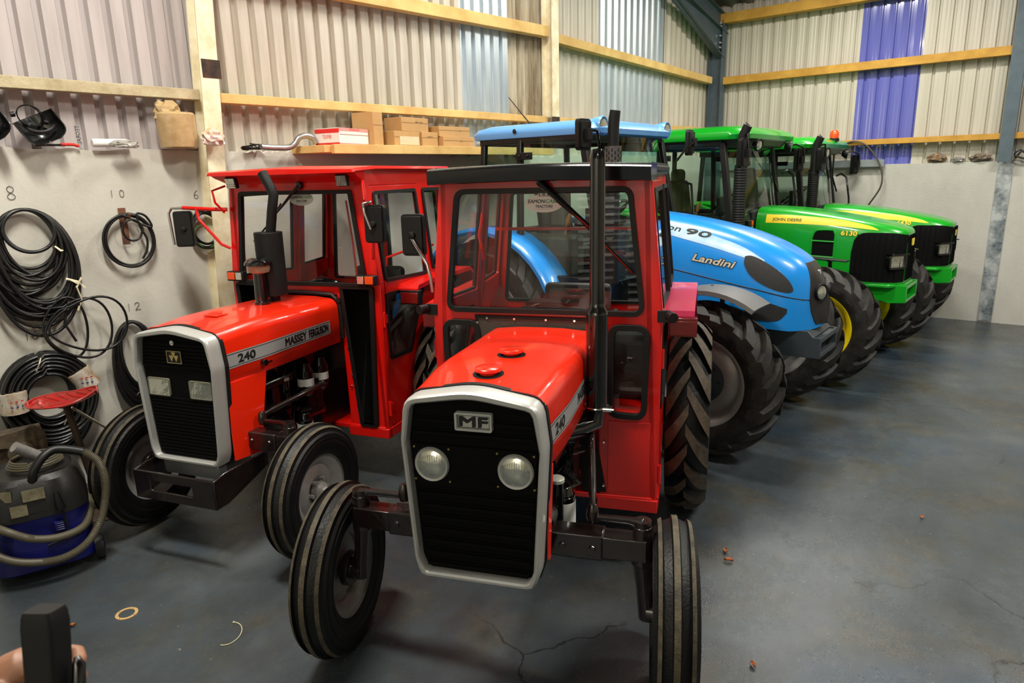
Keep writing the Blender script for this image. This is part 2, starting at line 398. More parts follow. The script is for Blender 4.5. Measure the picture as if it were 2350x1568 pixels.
def left_sheet(a0, a1, mt, pitch, depth, kind, ph, z0=wz-.08):
    ribbed(lambda a, z, o: WL(a, z, o-.04), a0, a1, z0, 5, pitch, depth, kind, ph, ztop=zt).build('cladding_sheet', mt, LW, smooth=0 if kind != 'sine' else 60, recalc=False)
left_sheet(8.3, 13.4, SH_A, .1385, .042, 'trap', 8.5)
left_sheet(5.54, 8.3, SH_B, .1455, .042, 'trap', 5.52)
left_sheet(4.80, 5.54, SH_G, .1405, .03, 'trap', 4.82)
left_sheet(4.25, 4.80, SH_C, .1405, .03, 'trap', 4.82)
left_sheet(3.09, 4.25, SH_B, .1500, .028, 'sine', 3.1)
left_sheet(1.47, 3.09, SH_G, .15, .028, 'sine', 3.1)
left_sheet(0, 1.47, SH_B, .15, .028, 'sine', 3.1)
# rear wall with the corner
FWL = empty('wall_back'); struct(FWL)
cb = MB(); cb.b2((11.14, -7, 0), (11.3, 4.66, 2.13)); cb.build('concrete_panel', CONC2, FWL, smooth=0)
def back_sheet(a0, a1, mt, z0=2.10, z1=4.6, ph=2.95):
    ribbed(lambda a, z, o: WF(a, z, o-.05), a0, a1, z0, z1, .167, .03, 'trapm', ph).build('cladding_sheet', mt, FWL, smooth=0, recalc=False)
back_sheet(2.52, 4.7, SH_F); back_sheet(-7, 1.74, SH_F)
ribbed(lambda a, z, o: WF(a, z, o-.045), 1.74, 2.52, 2.10, 4.6, .167, .03, 'trapm', 2.95).build('blue_rooflight_sheet', SH_BL, FWL, smooth=0, recalc=False)['label'] = 'translucent blue ribbed sheet'
g = MB(); g.b2((11.05, 2.05, 2.10), (11.10, 4.5, 2.2)); g.build('sill_board', GALV, FWL)
# unseen sides that close the shed
rw = MB(); rw.b2((-4, -7.1, 0), (11.3, -7, 6.6)); struct(rw.build('wall_right', SH_F, smooth=0))
rw = MB(); rw.b2((-4.1, -7, 0), (-4, 6.2, 4.9)); struct(rw.build('wall_front', SH_F, smooth=0))
DR = empty('door_1'); struct(DR)
mb = MB(); gr = []; z = .04
while z < 2.9:
    for dz, dx in ((0, 0), (.03, .018), (.07, .018), (.10, 0), (.115, 0)): gr.append([(-3.93+dx, -.85, z+dz), (-3.93+dx, .42, z+dz)])
    z += .12
mb.grid(gr); mb.build('shutter_curtain', mat('dark_shutter', srgb(60, 62, 64), .5), DR, smooth=0)
mb = MB()
for k in range(24): mb.b2((-3.925, -.84, .04+.12*k), (-3.90, .41, .04+.12*k+.042))
mb.build('shutter_ribs', mat('white_shutter', srgb(238, 238, 234), .4), DR, smooth=0)
for y in (-.92, .46): mb = MB(); mb.b2((-3.98, y-.05, 0), (-3.86, y+.05, 3.05)); mb.build('guide_rail', STEEL, DR)
# roof
CE = empty('ceiling'); struct(CE)
def roofP(yy, x, o): return (x, yy, roofz(x)-o*0)
for x0, x1 in ((3.6, 11.3), (-4, 3.6)):
    mb = MB(); gr = []; y = -7.1; k = 0
    while y < 6.3:
        o = .055*(.5+.5*math.cos(2*PI*k/8))
        gr.append([(x0, y, roofz(x0)+.16+o), (x1, y, roofz(x1)+.16+o)]); y += .146/4*1.0; k += 1.0
    mb.grid(gr); mb.build('roof_sheet', SH_R, CE, smooth=60, recalc=False)
def timber(name, a, b, w, h, m, lab=None):
    mb = MB(); mb.beam(a, b, w, h); o = struct(mb.build(name, m, bevel=.004)); 
    return o
tn = [0]
def trim(a, b, w, h, m):
    tn[0] += 1; return timber('trim_%d' % tn[0], a, b, w, h, m)
trim(WL(8.37, 2.742, .05), WL(12.5, 2.75, .05), .1, .075, mat('weathered_board', srgb(190, 178, 146), .8, col2=srgb(160, 146, 112), vscale=6, bump=.3))
trim(WL(4.30, 2.728, .05), WL(8.22, 2.73, .05), .1, .072, WOOD)
trim(WL(.05, 2.728, .05), WL(4.16, 2.728, .05), .1, .072, WOOD)
trim(WL(4.26, 3.69, .05), WL(8.2, 3.645, .05), .1, .115, WOOD)
trim(WL(.22, 3.48, .05), WL(4.13, 3.64, .05), .1, .10, WOOD)
for z, h, y0 in ((3.47, .11, .72), (2.44, .075, .7)):
    trim(WF(4.52, z, .06), WF(y0, z, .06), .1, h, WOODY)
trim(WF(.65, 2.44, .06), WF(-7, 2.44, .06), .1, .075, WOODY)
trim(WF(.6, 3.5, .06), WF(-7, 3.5, .06), .1, .11, WOODY)
trim(WF(4.55, 4.37, .1), WF(-7, 4.37, .1), .16, .14, WOODY)
for x in (9.6, 8.0, 6.4):
    trim((x, 4.7, roofz(x)+.07), (x, -7, roofz(x)+.07), .075, .15, WOODY)
CREAM = mat('flaking_cream_steel', srgb(236, 228, 200), .55, col2=srgb(214, 198, 160), vscale=7, bump=.3, bscale=25)
RUST = mat('burnt_rust', srgb(70, 48, 34), .8, col2=srgb(28, 22, 20), vscale=14)
def ibeam(mb, P, s, z0, z1, w=.13, d=.16, o=.0, lean=0):
    for (a0, a1, o0, o1) in ((-w/2, w/2, o+d-.012, o+d), (-w/2, w/2, o, o+.012), (-.006, .006, o, o+d-.006)):
        vs = []
        for z, l in ((z0, 0), (z1, lean)):
            vs += [P(s+a0+l, z, o0), P(s+a1+l, z, o0), P(s+a1+l, z, o1), P(s+a0+l, z, o1)]
        mb.add(vs, [(0, 1, 2, 3), (4, 5, 6, 7), (0, 1, 5, 4), (1, 2, 6, 5), (2, 3, 7, 6), (3, 0, 4, 7)])
mb = MB(); ibeam(mb, WL, 8.43, 0, zt(8.3), .135, .15, lean=-.28)
c1 = struct(mb.build('trim_20', CREAM, smooth=0)); 
mb = MB(); mb.cur = 0
for z0, z1 in ((2.86, 2.99),): ibeam(mb, WL, 8.285, z0, z1, .141, .156, -.003)
mb.build('burn_mark', RUST, c1, smooth=0)
mb = MB(); ibeam(mb, WL, 4.22, 2.70, zt(4.2), .12, .16)
c2 = struct(mb.build('trim_21', CREAM, smooth=0))
mb = MB(); ibeam(mb, WL, 4.22, 2.66, 2.76, .126, .166, -.003); mb.build('rusty_foot', RUST, c2, smooth=0)
mb = MB(); ibeam(mb, WL, .10, 0, 4.35, .14, .22)
struct(mb.build('trim_22', STEEL, smooth=0))
mb = MB(); ibeam(mb, lambda a, z, o: WF(a, z, o), .66, 2.12, 4.6, .15, .14)
c3 = struct(mb.build('trim_23', STEEL, smooth=0))
PLAS = mat('plaster_smeared_steel', srgb(176, 180, 180), .7, col2=srgb(72, 86, 94), vscale=6)
mb = MB(); mb.b2((11.125, .56, 0.02), (11.15, .72, 2.14)); mb.build('post_foot', PLAS, c3, smooth=0)
# gable rafter along the left wall, with its haunch
def WLr(s, dz, o): return WL(s, roofz(11.14-s)+dz, o)
mb = MB()
for dz0, dz1, w in ((-.02, -.005, .13), (-.26, -.245, .13)):
    vs = []
    for s in (.0, 7.5):
        vs += [WLr(s, dz0, .1), WLr(s, dz0, .1+w), WLr(s, dz1, .1+w), WLr(s, dz1, .1)]
    mb.add(vs, [(0, 1, 2, 3), (4, 5, 6, 7), (0, 1, 5, 4), (1, 2, 6, 5), (2, 3, 7, 6), (3, 0, 4, 7)])
vs = []
for s in (.0, 7.5): vs += [WLr(s, -.25, .16), WLr(s, -.25, .17), WLr(s, -.01, .17), WLr(s, -.01, .16)]
mb.add(vs, [(0, 1, 2, 3), (4, 5, 6, 7), (0, 1, 5, 4), (1, 2, 6, 5), (2, 3, 7, 6), (3, 0, 4, 7)])
mb.plate([(.0, 3.85), (.2, 3.85), (1.6, 4.42), (1.7, 4.55), (0, 4.2)], [], lambda u, v, w: WL(u, v, w), .012, .16)
vs = []
for s, z in ((.1, 3.80), (1.7, 4.5)): vs += [WL(s, z, .1), WL(s, z, .23), WL(s, z+.012, .23), WL(s, z+.012, .1)]
mb.add(vs, [(0, 1, 2, 3), (4, 5, 6, 7), (0, 1, 5, 4), (1, 2, 6, 5), (2, 3, 7, 6), (3, 0, 4, 7)])
raf = struct(mb.build('trim_24', STEEL, smooth=0))
mb = MB()
for z in (3.95, 4.02, 4.12, 4.26, 4.3):
    for o in (.13, .2): mb.cyl(WL(.19, z, o), WL(.22, z, o), .016, n=8)
mb.build('bolt_row', CHR, raf)
# marks on the walls
def pencil(name, strokes, s, z, h):
    mb = MB()
    for st in strokes: mb.tube([WL(s-(p.x-.5)*h*.8, z+(p.y-.5)*h, .0045) for p in spline([(x, y, 0) for x, y in st], 5)], .0018, 5)
    return mb.build(name, PENC, LW)
D0 = [[(.5+.33*math.cos(a), .5+.5*math.sin(a)) for a in [i*PI/8 for i in range(17)]]]
D1 = [[(.5, 1), (.48, 0)]]
D2 = [[(.1, .75), (.25, .97), (.6, .98), (.75, .72), (.5, .4), (.1, .03), (.45, .08), (.95, .02)]]
D6 = [[(.75, 1), (.4, .8), (.2, .45), (.22, .15), (.45, 0), (.7, .1), (.78, .32), (.6, .48), (.35, .45), (.22, .3)]]
D8 = [[(.75, .85), (.5, 1), (.25, .85), (.3, .62), (.7, .38), (.8, .15), (.5, 0), (.2, .14), (.3, .4), (.7, .62), (.75, .85)]]
pencil('pencil_number', D8, 9.636, 2.072, .085)
for d, ds in ((D1, .055), (D0, -.01)): pencil('pencil_number', d, 8.99+ds, 2.045, .05)
pencil('pencil_number', D6, 8.456, 2.02, .06)
for d, ds in ((D1, .05), (D2, -.01)): pencil('pencil_number', d, 9.0+ds, 1.231, .055)
for d, ds in ((D1, .03), (D6, -.015)): pencil('pencil_number', d, 9.67+ds, 1.136, .055)
mb = MB(); put_text(mb, 'TEGRAL', lambda u, v, w=0: WL(9.17+v, 2.505-u, -.035+w), .125, .026); mb.build('printed_word', INK, LW, smooth=0, recalc=False)
# ---------------------------------------------------------------- wheels
_mc = {}
def cached(key, fn, name, mats, parent, **k):
    """shares the mesh between copies of the same part"""
    if key in _mc:
        src = _mc[key]; o = src.copy(); o.name = name; COL.objects.link(o); o.parent = parent
        o.location = k.get('loc', (0, 0, 0)); o.rotation_euler = k.get('rot', (0, 0, 0)); return o
    o = fn().build(name, mats, parent, **k); _mc[key] = o; return o
def rib_tyre(R, w, rim):
    mb = MB(); h = w/2; H = R-rim
    def arc(): pass
    crown = lambda y: R-.035*(y/h)**2*1.0
    side = [(rim, -h*.72), (rim+H*.12, -h*.86), (rim+H*.4, -h*1.02), (rim+H*.68, -h*.98), (R-.045, -h*.84)]
    ribs = [(-.80, -.62), (-.14, .14), (.62, .80)]
    prof = list(side); marks = []
    def pt(y, d): return (crown(y*h)-d, y*h)
    prof += [pt(-.81, .012), pt(-.80, 0)]; 
    prof += [pt(-.62, 0), pt(-.58, .016), pt(-.2, .014), pt(-.14, 0), pt(.14, 0), pt(.2, .014), pt(.58, .016), pt(.62, 0), pt(.80, 0), pt(.81, .012)]
    prof += [(r, -y) for r, y in reversed(side)]
    n = 72; N = len(prof)
    for i in range(N-1):
        y0, y1 = prof[i][1]/h, prof[i+1][1]/h; d = prof[i][0] >= crown(prof[i][1])-.001 and prof[i+1][0] >= crown(prof[i+1][1])-.001
        mb.cur = 1 if d else 0
        rings = [[Vector((r*math.cos(2*PI*k/n), y, r*math.sin(2*PI*k/n))) for k in range(n)] for r, y in (prof[i], prof[i+1])]
        mb.loft(rings, False, False)
    mb.cur = 0
    for s in (1, -1):   # sidewall mould rings
        for rr_ in (rim+H*.25, rim+H*.55):
            mb.tube([(rr_*math.cos(2*PI*k/n), s*h*(.93 if rr_ < rim+H*.3 else 1.0), rr_*math.sin(2*PI*k/n)) for k in range(n)], .003, 4, closed=True)
    return mb
def lug_tyre(R, w, rim, nl=20, hb=.036, lw=.05, tops=False):
    mb = MB(); h = w/2; Rb = R-hb; H = Rb-rim; n = 60
    def crown(y): return Rb-.11*R*(abs(y)/h)**2.4
    prof = [(rim, -h*.62), (rim+H*.1, -h*.78), (rim+H*.32, -h*.98), (rim+H*.55, -h*1.0), (rim+H*.74, -h*.96)]
    prof += [(crown(y*h), y*h) for y in (-.88, -.7, -.45, -.2, 0, .2, .45, .7, .88)]
    prof += [(r, -y) for r, y in reversed(prof[:5])]
    mb.lathe(prof, axis=(0, 1, 0), n=n, closed=True)
    for s in (1, -1):
        for i in range(nl):
            a0 = 2*PI*(i+(.5 if s > 0 else 0))/nl
            rings = []
            for t in (0, .15, .35, .55, .75, .9, 1.0, 1.08):
                y = s*h*(-.05+min(t, 1)*1.02); a = a0-t*.36*(1.0 if t < 1 else 1)
                ww = lw*(.62+.6*t) / R*.5
                rb = crown(min(abs(y), h*.95))-.012; rt_ = min(R, crown(min(abs(y), h*.95))+hb*(1.0 if t < 1.02 else .1))
                rt_ -= .02*R*t*t
                if t > 1: rb -= .10*R; rt_ -= .10*R
                y2 = y if t <= 1 else s*h*1.0
                q = lambda r, aa, yy: Vector((r*math.cos(aa), yy, r*math.sin(aa)))
                rings.append([q(rb, a-ww*1.15, y2), q(rt_, a-ww, y2), q(rt_, a+ww, y2), q(rb, a+ww*1.15, y2)])
            k0 = len(mb.f); mb.cur = 0; mb.loft(rings)
            if tops:
                for fi in range(k0, len(mb.f)):
                    f = mb.f[fi]
                    if len(f) == 4 and all(math.hypot(mb.v[v][0], mb.v[v][2]) > crown(abs(mb.v[v][1]) if abs(mb.v[v][1]) < h*.95 else h*.95)+.01 for v in f): mb.m[fi] = 1
    return mb
def rim_disc(rim, w, out=1, R_=0):
    """out=+1: dish opens towards +y"""
    mb = MB(); h = w/2*.74; s = out
    barrel = [(rim+.012, -h), (rim+.012, -h+.01), (rim-.012, -h+.02), (rim-.03, -h*.6), (rim-.055, -h*.2), (rim-.055, h*.2), (rim-.03, h*.6), (rim-.012, h-.02), (rim+.012, h-.01), (rim+.012, h)]
    barrel += [(r-.008, y) for r, y in reversed(barrel)]
    mb.lathe(barrel, axis=(0, 1, 0), n=48, closed=True)
    d0 = .005*s if R_ > .5 else -.01*s
    disc = [(rim-.055, d0), (rim*.78, d0+.01*s), (rim*.62, d0+.035*s), (rim*.42, d0+.04*s), (rim*.30, d0+.02*s), (.0, d0+.02*s), (0, d0+.012*s), (rim*.3, d0+.012*s), (rim*.42, d0+.03*s), (rim*.62, d0+.027*s), (rim*.78, d0), (rim-.055, d0-.01*s)]
    mb.lathe(disc, axis=(0, 1, 0), n=48, closed=True)
    return mb
def hub(rim, s, big=False):
    mb = MB()
    r0 = rim*(.5 if big else .26)
    mb.lathe([(0, .02*s), (r0, .02*s), (r0, .055*s), (r0*.8, .065*s), (r0*.55, .075*s), (r0*.5, .12*s if big else .09*s), (r0*.3, .13*s if big else .11*s), (0, .13*s if big else .115*s)], axis=(0, 1, 0), n=28)
    n = 8 if big else 6
    for k in range(n):
        a = 2*PI*k/n; rr_ = r0*(.82 if big else 1.32); c = Vector((rr_*math.cos(a), .03*s, rr_*math.sin(a)))
        mb.cyl(c-Vector((0, .02*s, 0)), c+Vector((0, .045*s if big else .022*s, 0)), .012, n=6)
    return mb
def wheel(name, parent, loc, R, w, rim, out, style, rimmat, steer=0, hubmat=None, tyremats=None, label=None, spin=0):
    """wheel = rim mesh with tyre and hub children; out=+1 when its outer face is on local +y"""
    o = cached(('rim', R, w, rim, out), lambda: rim_disc(rim, w, out, R), name, rimmat, parent, loc=loc, rot=(0, spin, steer))
    if _mc[('rim', R, w, rim, out)] is not o and o.data.materials[0] is not rimmat:
        o.data = o.data.copy(); o.data.materials[0] = rimmat
    o.location = loc; o.rotation_euler = (0, spin, steer)
    if style == 'rib': cached(('tyre', R, w, rim), lambda: rib_tyre(R, w, rim), 'tyre', [TYRE, TYRB], o, smooth=35)
    else:
        key = ('tyre', R, w, rim, style)
        mats = [TYRE, TYRD] if style == 'lugtop' else [TYRG, TYRG]
        t = cached(key, lambda: lug_tyre(R, w, rim, 17, .045, .105 if style == 'lugtop' else .085, style == 'lugtop'), 'tyre', mats, o, smooth=35)
        if out < 0: t.rotation_euler = (0, 0, 0)
    cached(('hub', rim, out, style), lambda: hub(rim, out, style != 'rib' and R < .64), 'hub', hubmat or rimmat, o, smooth=35)
    if label: o['label'] = label
    return o
# ---------------------------------------------------------------- small red tractors
def place(name, x, y, yaw): return empty(name, (x, y, 0), math.radians(yaw))
def leaf_box(mb, loop, fn, t, hole=None):
    return mb.plate(loop, [hole] if hole else [], fn, t)
CABX = -.9
def side_fn(s, lean=.1, half=.6):
    # u = x, v = z, w outward
    return lambda u, v, w: (u, s*(half-max(0, v-1.43)*lean+w), v)
def gasket(loop, fn, parent, wd=.022, t=.03, t0=-.008, name='window_seal'):
    mb = MB(); mb.plate(off(loop, wd*.45), [off(loop, -wd*.55)], fn, t, t0); return mb.build(name, RUB, parent, bevel=.004, bseg=2)
def pane(loop, fn, parent, gm=None, name='window_glass'):
    mb = MB(); mb.plate(off(loop, -.002), [], fn, .004, .004); return mb.build(name, gm or GLASS, parent, smooth=0)
def bolts(mb, pts, n, r=.008):
    for p in pts:
        p = Vector(p); q = Vector(n); mb.cyl(p-q*.002, p+q*.007, r, r*.7, n=8)
def screws(name, pts, n, r, m, parent):
    key = ('screw', r, tuple(round(a, 2) for a in n), m.name)
    for p in pts:
        if key in _mc:
            o = _mc[key].copy(); COL.objects.link(o); o.name = name; o.parent = parent
        else:
            mb = MB(); bolts(mb, [(0, 0, 0)], n, r); o = mb.build(name, m, parent); _mc[key] = o
        o.location = p
def mf_common(T, v):
    # ---- grille surround
    out = rp([(-.228, .572), (.228, .572), (.25, .64), (.279, 1.135), (.258, 1.305), (0, 1.35), (-.258, 1.305), (-.279, 1.135), (-.25, .64)], [.03, .03, .06, .02, .06, .4, .06, .02, .06], 5)
    inn = rp([(-.209, .593), (.209, .593), (.230, .645), (.260, 1.13), (.234, 1.284), (0, 1.320), (-.234, 1.284), (-.260, 1.13), (-.230, .645)], [.02, .02, .03, .02, .03, .4, .03, .02, .03], 5)
    mb = MB()
    n = len(out)
    R_ = lambda l, x, k=1, dz=0: [Vector((x, p[0]*k, p[1]+dz)) for p in l]
    sl = [off(out, .003), off(out, .003), out, off(out, -.006), off(inn, .006), inn, inn]
    xs = [.19, .262, .274, .281, .281, .274, .235]
    # loft needs equal counts
    def resample(l, N=90):
        L = [0]
        for i in range(len(l)): L.append(L[-1]+(Vector(l[(i+1) % len(l)])-Vector(l[i])).length)
        # start at the lowest-centre crossing
        res = []
        for k in range(N):
            d = L[-1]*k/N; i = max(j for j in range(len(l)) if L[j] <= d+1e-9)
            t = (d-L[i])/max(1e-9, L[i+1]-L[i]); a, b = Vector(l[i]), Vector(l[(i+1) % len(l)]); p = a+(b-a)*t; res.append((p.x, p.y))
        return res
    def polar(l, N=120, c=(0, .95)):
        res = []
        for k in range(N):
            a = 2*PI*(k+.5)/N; d = Vector((math.cos(a), math.sin(a))); best = None
            for i in range(len(l)):
                p, q = Vector(l[i])-Vector(c), Vector(l[(i+1) % len(l)])-Vector(c); e = q-p
                den = d.x*(-e.y)+e.x*d.y
                if abs(den) < 1e-12: continue
                t = (p.x*(-e.y)+e.x*p.y)/den; u = (d.x*p.y-d.y*p.x)/den
                if t > 0 and -1e-6 <= u <= 1+1e-6 and (best is None or t < best): best = t
            res.append((c[0]+d.x*best, c[1]+d.y*best))
        return res
    rings = [R_(polar(l), x) for l, x in zip(sl, xs)]
    mb.loft(rings, closed=False, cap=False)
    gs = mb.build('grille_surround', SILV, T, smooth=40)
    mb = MB(); seal = off(out, .008); mb.plate(seal, [off(out, -.02)], FX(.168), .026); mb.build('grille_seal', RUB, T, bevel=.006)
    # ---- grille with raised slats
    mb = MB(); mb.plate(off(inn, .006), [], FX(.215), .02)
    z = .615
    hw = lambda z: (.214+(z-.62)*.075) if z < 1.125 else .254-(z-1.125)*.2
    while z < 1.27:
        if not (.948 < z < 1.12):
            w = hw(z)-.006
            if z < 1.262: mb.box((.242, 0, z), (.016, 2*w, .014)); mb.box((.238, 0, z+.012), (.01, 2*w, .006))
        z += .0205 if v == 1 else .05
    lp = rp([(-.236, .953), (.236, .953), (.245, 1.12), (-.245, 1.12)], .01, 3)
    mb.plate(lp, [], FX(.232), .018 if v == 2 else .012)
    if v == 2:
        mb.plate([(-.09, .975), (.09, .975), (.04, 1.0), (-.04, 1.0)], [], FX(.25), .003)
    gr = mb.build('grille', GRIL, T, bevel=.002, smooth=30)
    if v == 2:
        for s in (-1, 1):
            c = (.244, s*.165, 1.043)
            mb = MB(); mb.lathe([(.062, -.005), (.070, .012), (.066, .022), (.058, .02), (.055, .0)], c, (1, 0, 0), 36); lo = mb.build('headlamp', SILV, T)
            mb = MB(); mb.lathe([(.061, .004), (.058, .020), (.04, .029), (.02, .033), (0, .034)], c, (1, 0, 0), 36)
            for k in range(-5, 6): mb.box((c[0]+.033-abs(k)*.0012, c[1]+k*.009, c[2]), (.003, .0012, .095-abs(k)*.008))
            mb.build('lamp_lens', LENS, lo)
            screws('lamp_screw', [(.25, c[1]+a*.07, c[2]+b*.066) for a, b in ((-1, 1), (1, 1), (-1, -1), (1, -1))], (1, 0, 0), .006, mat('brass_screw', srgb(190, 170, 90), .3, 1), lo)
        mb = MB(); lp = rp([(-.062, 1.192), (.082, 1.192), (.082, 1.262), (-.062, 1.262)], .008, 3)
        mb.plate(lp, [off(lp, -.008)], FX(.246), .022); mb.plate(off(lp, -.004), [], FX(.246), .013)
        bd = mb.build('badge', BADGE, T, bevel=.002)
        mb = MB(); mb.plate(rect(-.052, 1.202, .072, 1.252), [rect(-.0495, 1.2045, .0695, 1.2495)], FX(.2592), .001); put_text(mb, 'MF', lambda u, v_, w=0: (.2602+w, u, v_), .108, .036, -.044, 1.209, bold=.003); mb.build('badge_letters', INK, bd, smooth=0, recalc=False)
    else:
        for s in (-1, 1):
            c = (.246, s*.148, 1.003)
            lp = rp(rect(c[1]-.078, c[2]-.052, c[1]+.078, c[2]+.052), .012, 3)
            mb = MB(); mb.plate(lp, [off(lp, -.007)], FX(.236), .018); lo = mb.build('headlamp', mat('lamp_bezel_grey', srgb(120, 118, 100), .5), T, bevel=.003)
            mb = MB(); mb.plate(off(lp, -.006), [], FX(.24), .012); mb.build('lamp_lens', LENS, lo, bevel=.004)
        mb = MB(); lp = rp(rect(-.058, 1.145, .052, 1.222), .006, 3); mb.plate(lp, [], FX(.244), .012)
        bd = mb.build('badge', BLK, T, bevel=.002)
        mb = MB(); mb.plate(rect(-.054, 1.149, .048, 1.218), [rect(-.051, 1.152, .045, 1.215)], FX(.2562), .0015)
        tri = lambda cx, cz, w, h: mb.plate([(cx-w, cz+h), (cx+w, cz+h), (cx, cz-h)], [], FX(.2562), .002)
        tri(-.019, 1.176, .017, .018); tri(.013, 1.176, .017, .018); tri(-.003, 1.198, .016, .014)
        mb.build('badge_triangles', mat('gold_foil', srgb(205, 185, 120), .35, .6), bd, smooth=0)
        mb = MB(); mb.cyl((.244, .0, 1.265), (.262, 0, 1.265), .014, n=16); mb.cyl((.262, .0, 1.265), (.266, 0, 1.265), .006, n=12); mb.build('bonnet_lock', CHR, T)
    # ---- bonnet
    prof = []
    def section(x):
        t = min(1, (.19-x)/.35); t = t*t*(3-2*t)
        hw_ = .270+.02*t; zt_ = 1.338+.018*t+(.024*x if x < 0 else 0); zb = 1.03
        pts = [(-hw_, zb), (-hw_-.002, zb+.12)]
        r = .07
        for k in range(9):
            a = PI-k*PI/16; pts.append((-hw_+r*1.0+r*math.cos(a)-.0, zt_-.01-r+r*math.sin(a)))
        pts += [(-hw_*.4, zt_-.001), (0, zt_)]
        pts = pts+[(-p[0], p[1]) for p in reversed(pts[:-1])]
        return pts
    xs = [.19, .12, .05, -.05, -.2, -.4, -.6, -.8, -.868]
    mb = MB(); g = [[Vector((x, p[0], p[1])) for p in section(x)]+[Vector((x, p[0]*.975, p[1]-.008)) for p in reversed(section(x))] for x in xs]
    mb.loft(g)
    # lower front side panels
    sk = [(.19, 1.03), (.19, .585), (-.01, .565), (-.115, 1.03)] if v == 1 else [(.19, 1.03), (.19, .66), (.172, .66), (.12, 1.03)]
    for s in (-1, 1):
        mb.plate(sk, [], lambda u, v_, w: (u, s*(.272+(.19-u)*.05-w+.001), v_), .008)
    bn = mb.build('bonnet', ORED, T, smooth=45)
    # stripe decals with lettering on both sides
    for s in (-1, 1):
        fn = lambda u, v_, w=0: (u, s*(.2735+.0195*min(1, max(0, (.19-u)/.35))**2*(3-2*min(1, max(0, (.19-u)/.35)))+.0012+w), v_)
        xs2 = [.165, .1, .05, 0, -.1, -.16, -.4, -.76]
        mb = MB()
        vs = []; z0, z1 = 1.108, 1.196
        mb.grid([[fn(x, z0), fn(x, z1)] for x in xs2]); de = mb.build('side_decal', LGREY, T, smooth=0, recalc=False)
        mb = MB()
        for zz in (z0+.008, z1-.011): mb.grid([[fn(x, zz, .0004), fn(x, zz+.0035, .0004)] for x in xs2])
        d = -s
        f2 = lambda u, v_, w=0: fn(d*-1*0+ (u if s < 0 else -u), v_, .0006+w)
        if s > 0:
            put_text(mb, '240', f2, .125, .045, -.085, 1.129, bold=.003); put_text(mb, 'MASSEY', f2, .205, .048, .30, 1.128, bold=.003); put_text(mb, 'FERGUSON', f2, .205, .048, .53, 1.128, bold=.003)
        else:
            put_text(mb, '240', f2, .125, .045, -.04, 1.129, bold=.003); put_text(mb, 'MASSEY', f2, .205, .048, -.735, 1.128, bold=.003); put_text(mb, 'FERGUSON', f2, .205, .048, -.505, 1.128, bold=.003)
        mb.build('decal_lettering', INK, de, smooth=0, recalc=False)
    if v == 2:
        for x, y, zz in ((.035, .0, 1.346), (-.245, .015, 1.351)):
            mb = MB(); mb.lathe([(.0, 0), (.062, 0), (.062, .001), (0, .001)], (x, y, zz), (.06 if x > 0 else 0, 0, 1), 32); ho = mb.build('cap_hole', FLATBLK, T)  # black disc laid on the bonnet for the dark inside the hole
            mb = MB(); mb.lathe([(0, -.02), (.034, -.02), (.034, .012), (.050, .012), (.054, .015), (.053, .025), (.048, .029), (0, .030)], (x, y, zz), (0, 0, 1), 32); mb.build('filler_cap', ORED, T)
    else:
        mb = MB(); mb.plate(rp(rect(-.13, -.05, -.03, .05), .01, 3), [], lambda u, v_, w: (u, v_, 1.354+w), .004); mb.plate(circle(-.62, .01, .06), [], lambda u, v_, w: (u, v_, 1.342+w), .004)
        mb.cyl((-.09, .02, 1.35), (-.09, .02, 1.367), .012, n=10); mb.build('bonnet_hatch', ORED, T, bevel=.001)
        for s in (-1, 1):
            mb = MB(); mb.cyl((-.09, s*.29, 1.085), (-.09, s*.315, 1.085), .018, n=14); mb.box((-.12, s*.312, 1.082), (.05, .008, .01)); mb.build('bonnet_catch', BLKG, T)
    # ---- engine
    mb = MB(); mb.box((-.38, 0, .82), (.80, .26, .42)); mb.box((-.40, 0, 1.12), (.70, .20, .18)); mb.box((-.30, 0, .62), (1.0, .34, .12)); mb.box((-.45, 0, .70), (1.2, .22, .30))
    for k in range(4): mb.cyl((-.15-.16*k, .10, 1.05), (-.15-.16*k, .17, 1.05), .045, n=14)
    mb.box((-.40, .15, 1.05), (.62, .05, .07)); mb.cyl((.02, 0, .95), (.10, 0, .95), .12, n=24); mb.cyl((.05, .12, .8), (.09, .12, .8), .06, n=20); mb.cyl((-.1, .2, .72), (.03, .2, .72), .055, n=16)
    mb.box((-.62, .17, .72), (.16, .12, .2)); mb.cyl((-.42, .19, .9), (-.16, .19, .9), .035, n=12); mb.cyl((-.72, .16, .60), (-.50, .16, .60), .07, n=16)
    mb.box((-1.2, 0, .60), (.9, .34, .40)); mb.box((-1.75, 0, .62), (.4, .5, .42)); mb.beam((-1.8, -.78, .60), (-1.8, .78, .60), .14, .14)
    mb.box((.13, 0, .93), (.03, .42, .6))
    rnd = random.Random(5)
    for k in range(14):
        a = Vector((-.2-.5*rnd.random(), .13+.09*rnd.random(), .65+.4*rnd.random())); mb.cyl(a, a+Vector((0, .03, 0)), .014, n=6)
        b = a+Vector((rnd.uniform(-.2, .2), .02, rnd.uniform(-.1, .15))); mb.tube([a, a.lerp(b, .5)+Vector((0, .05, 0)), b], .006, 6)
    mb.build('engine', ENG, T, bevel=.012, smooth=35)
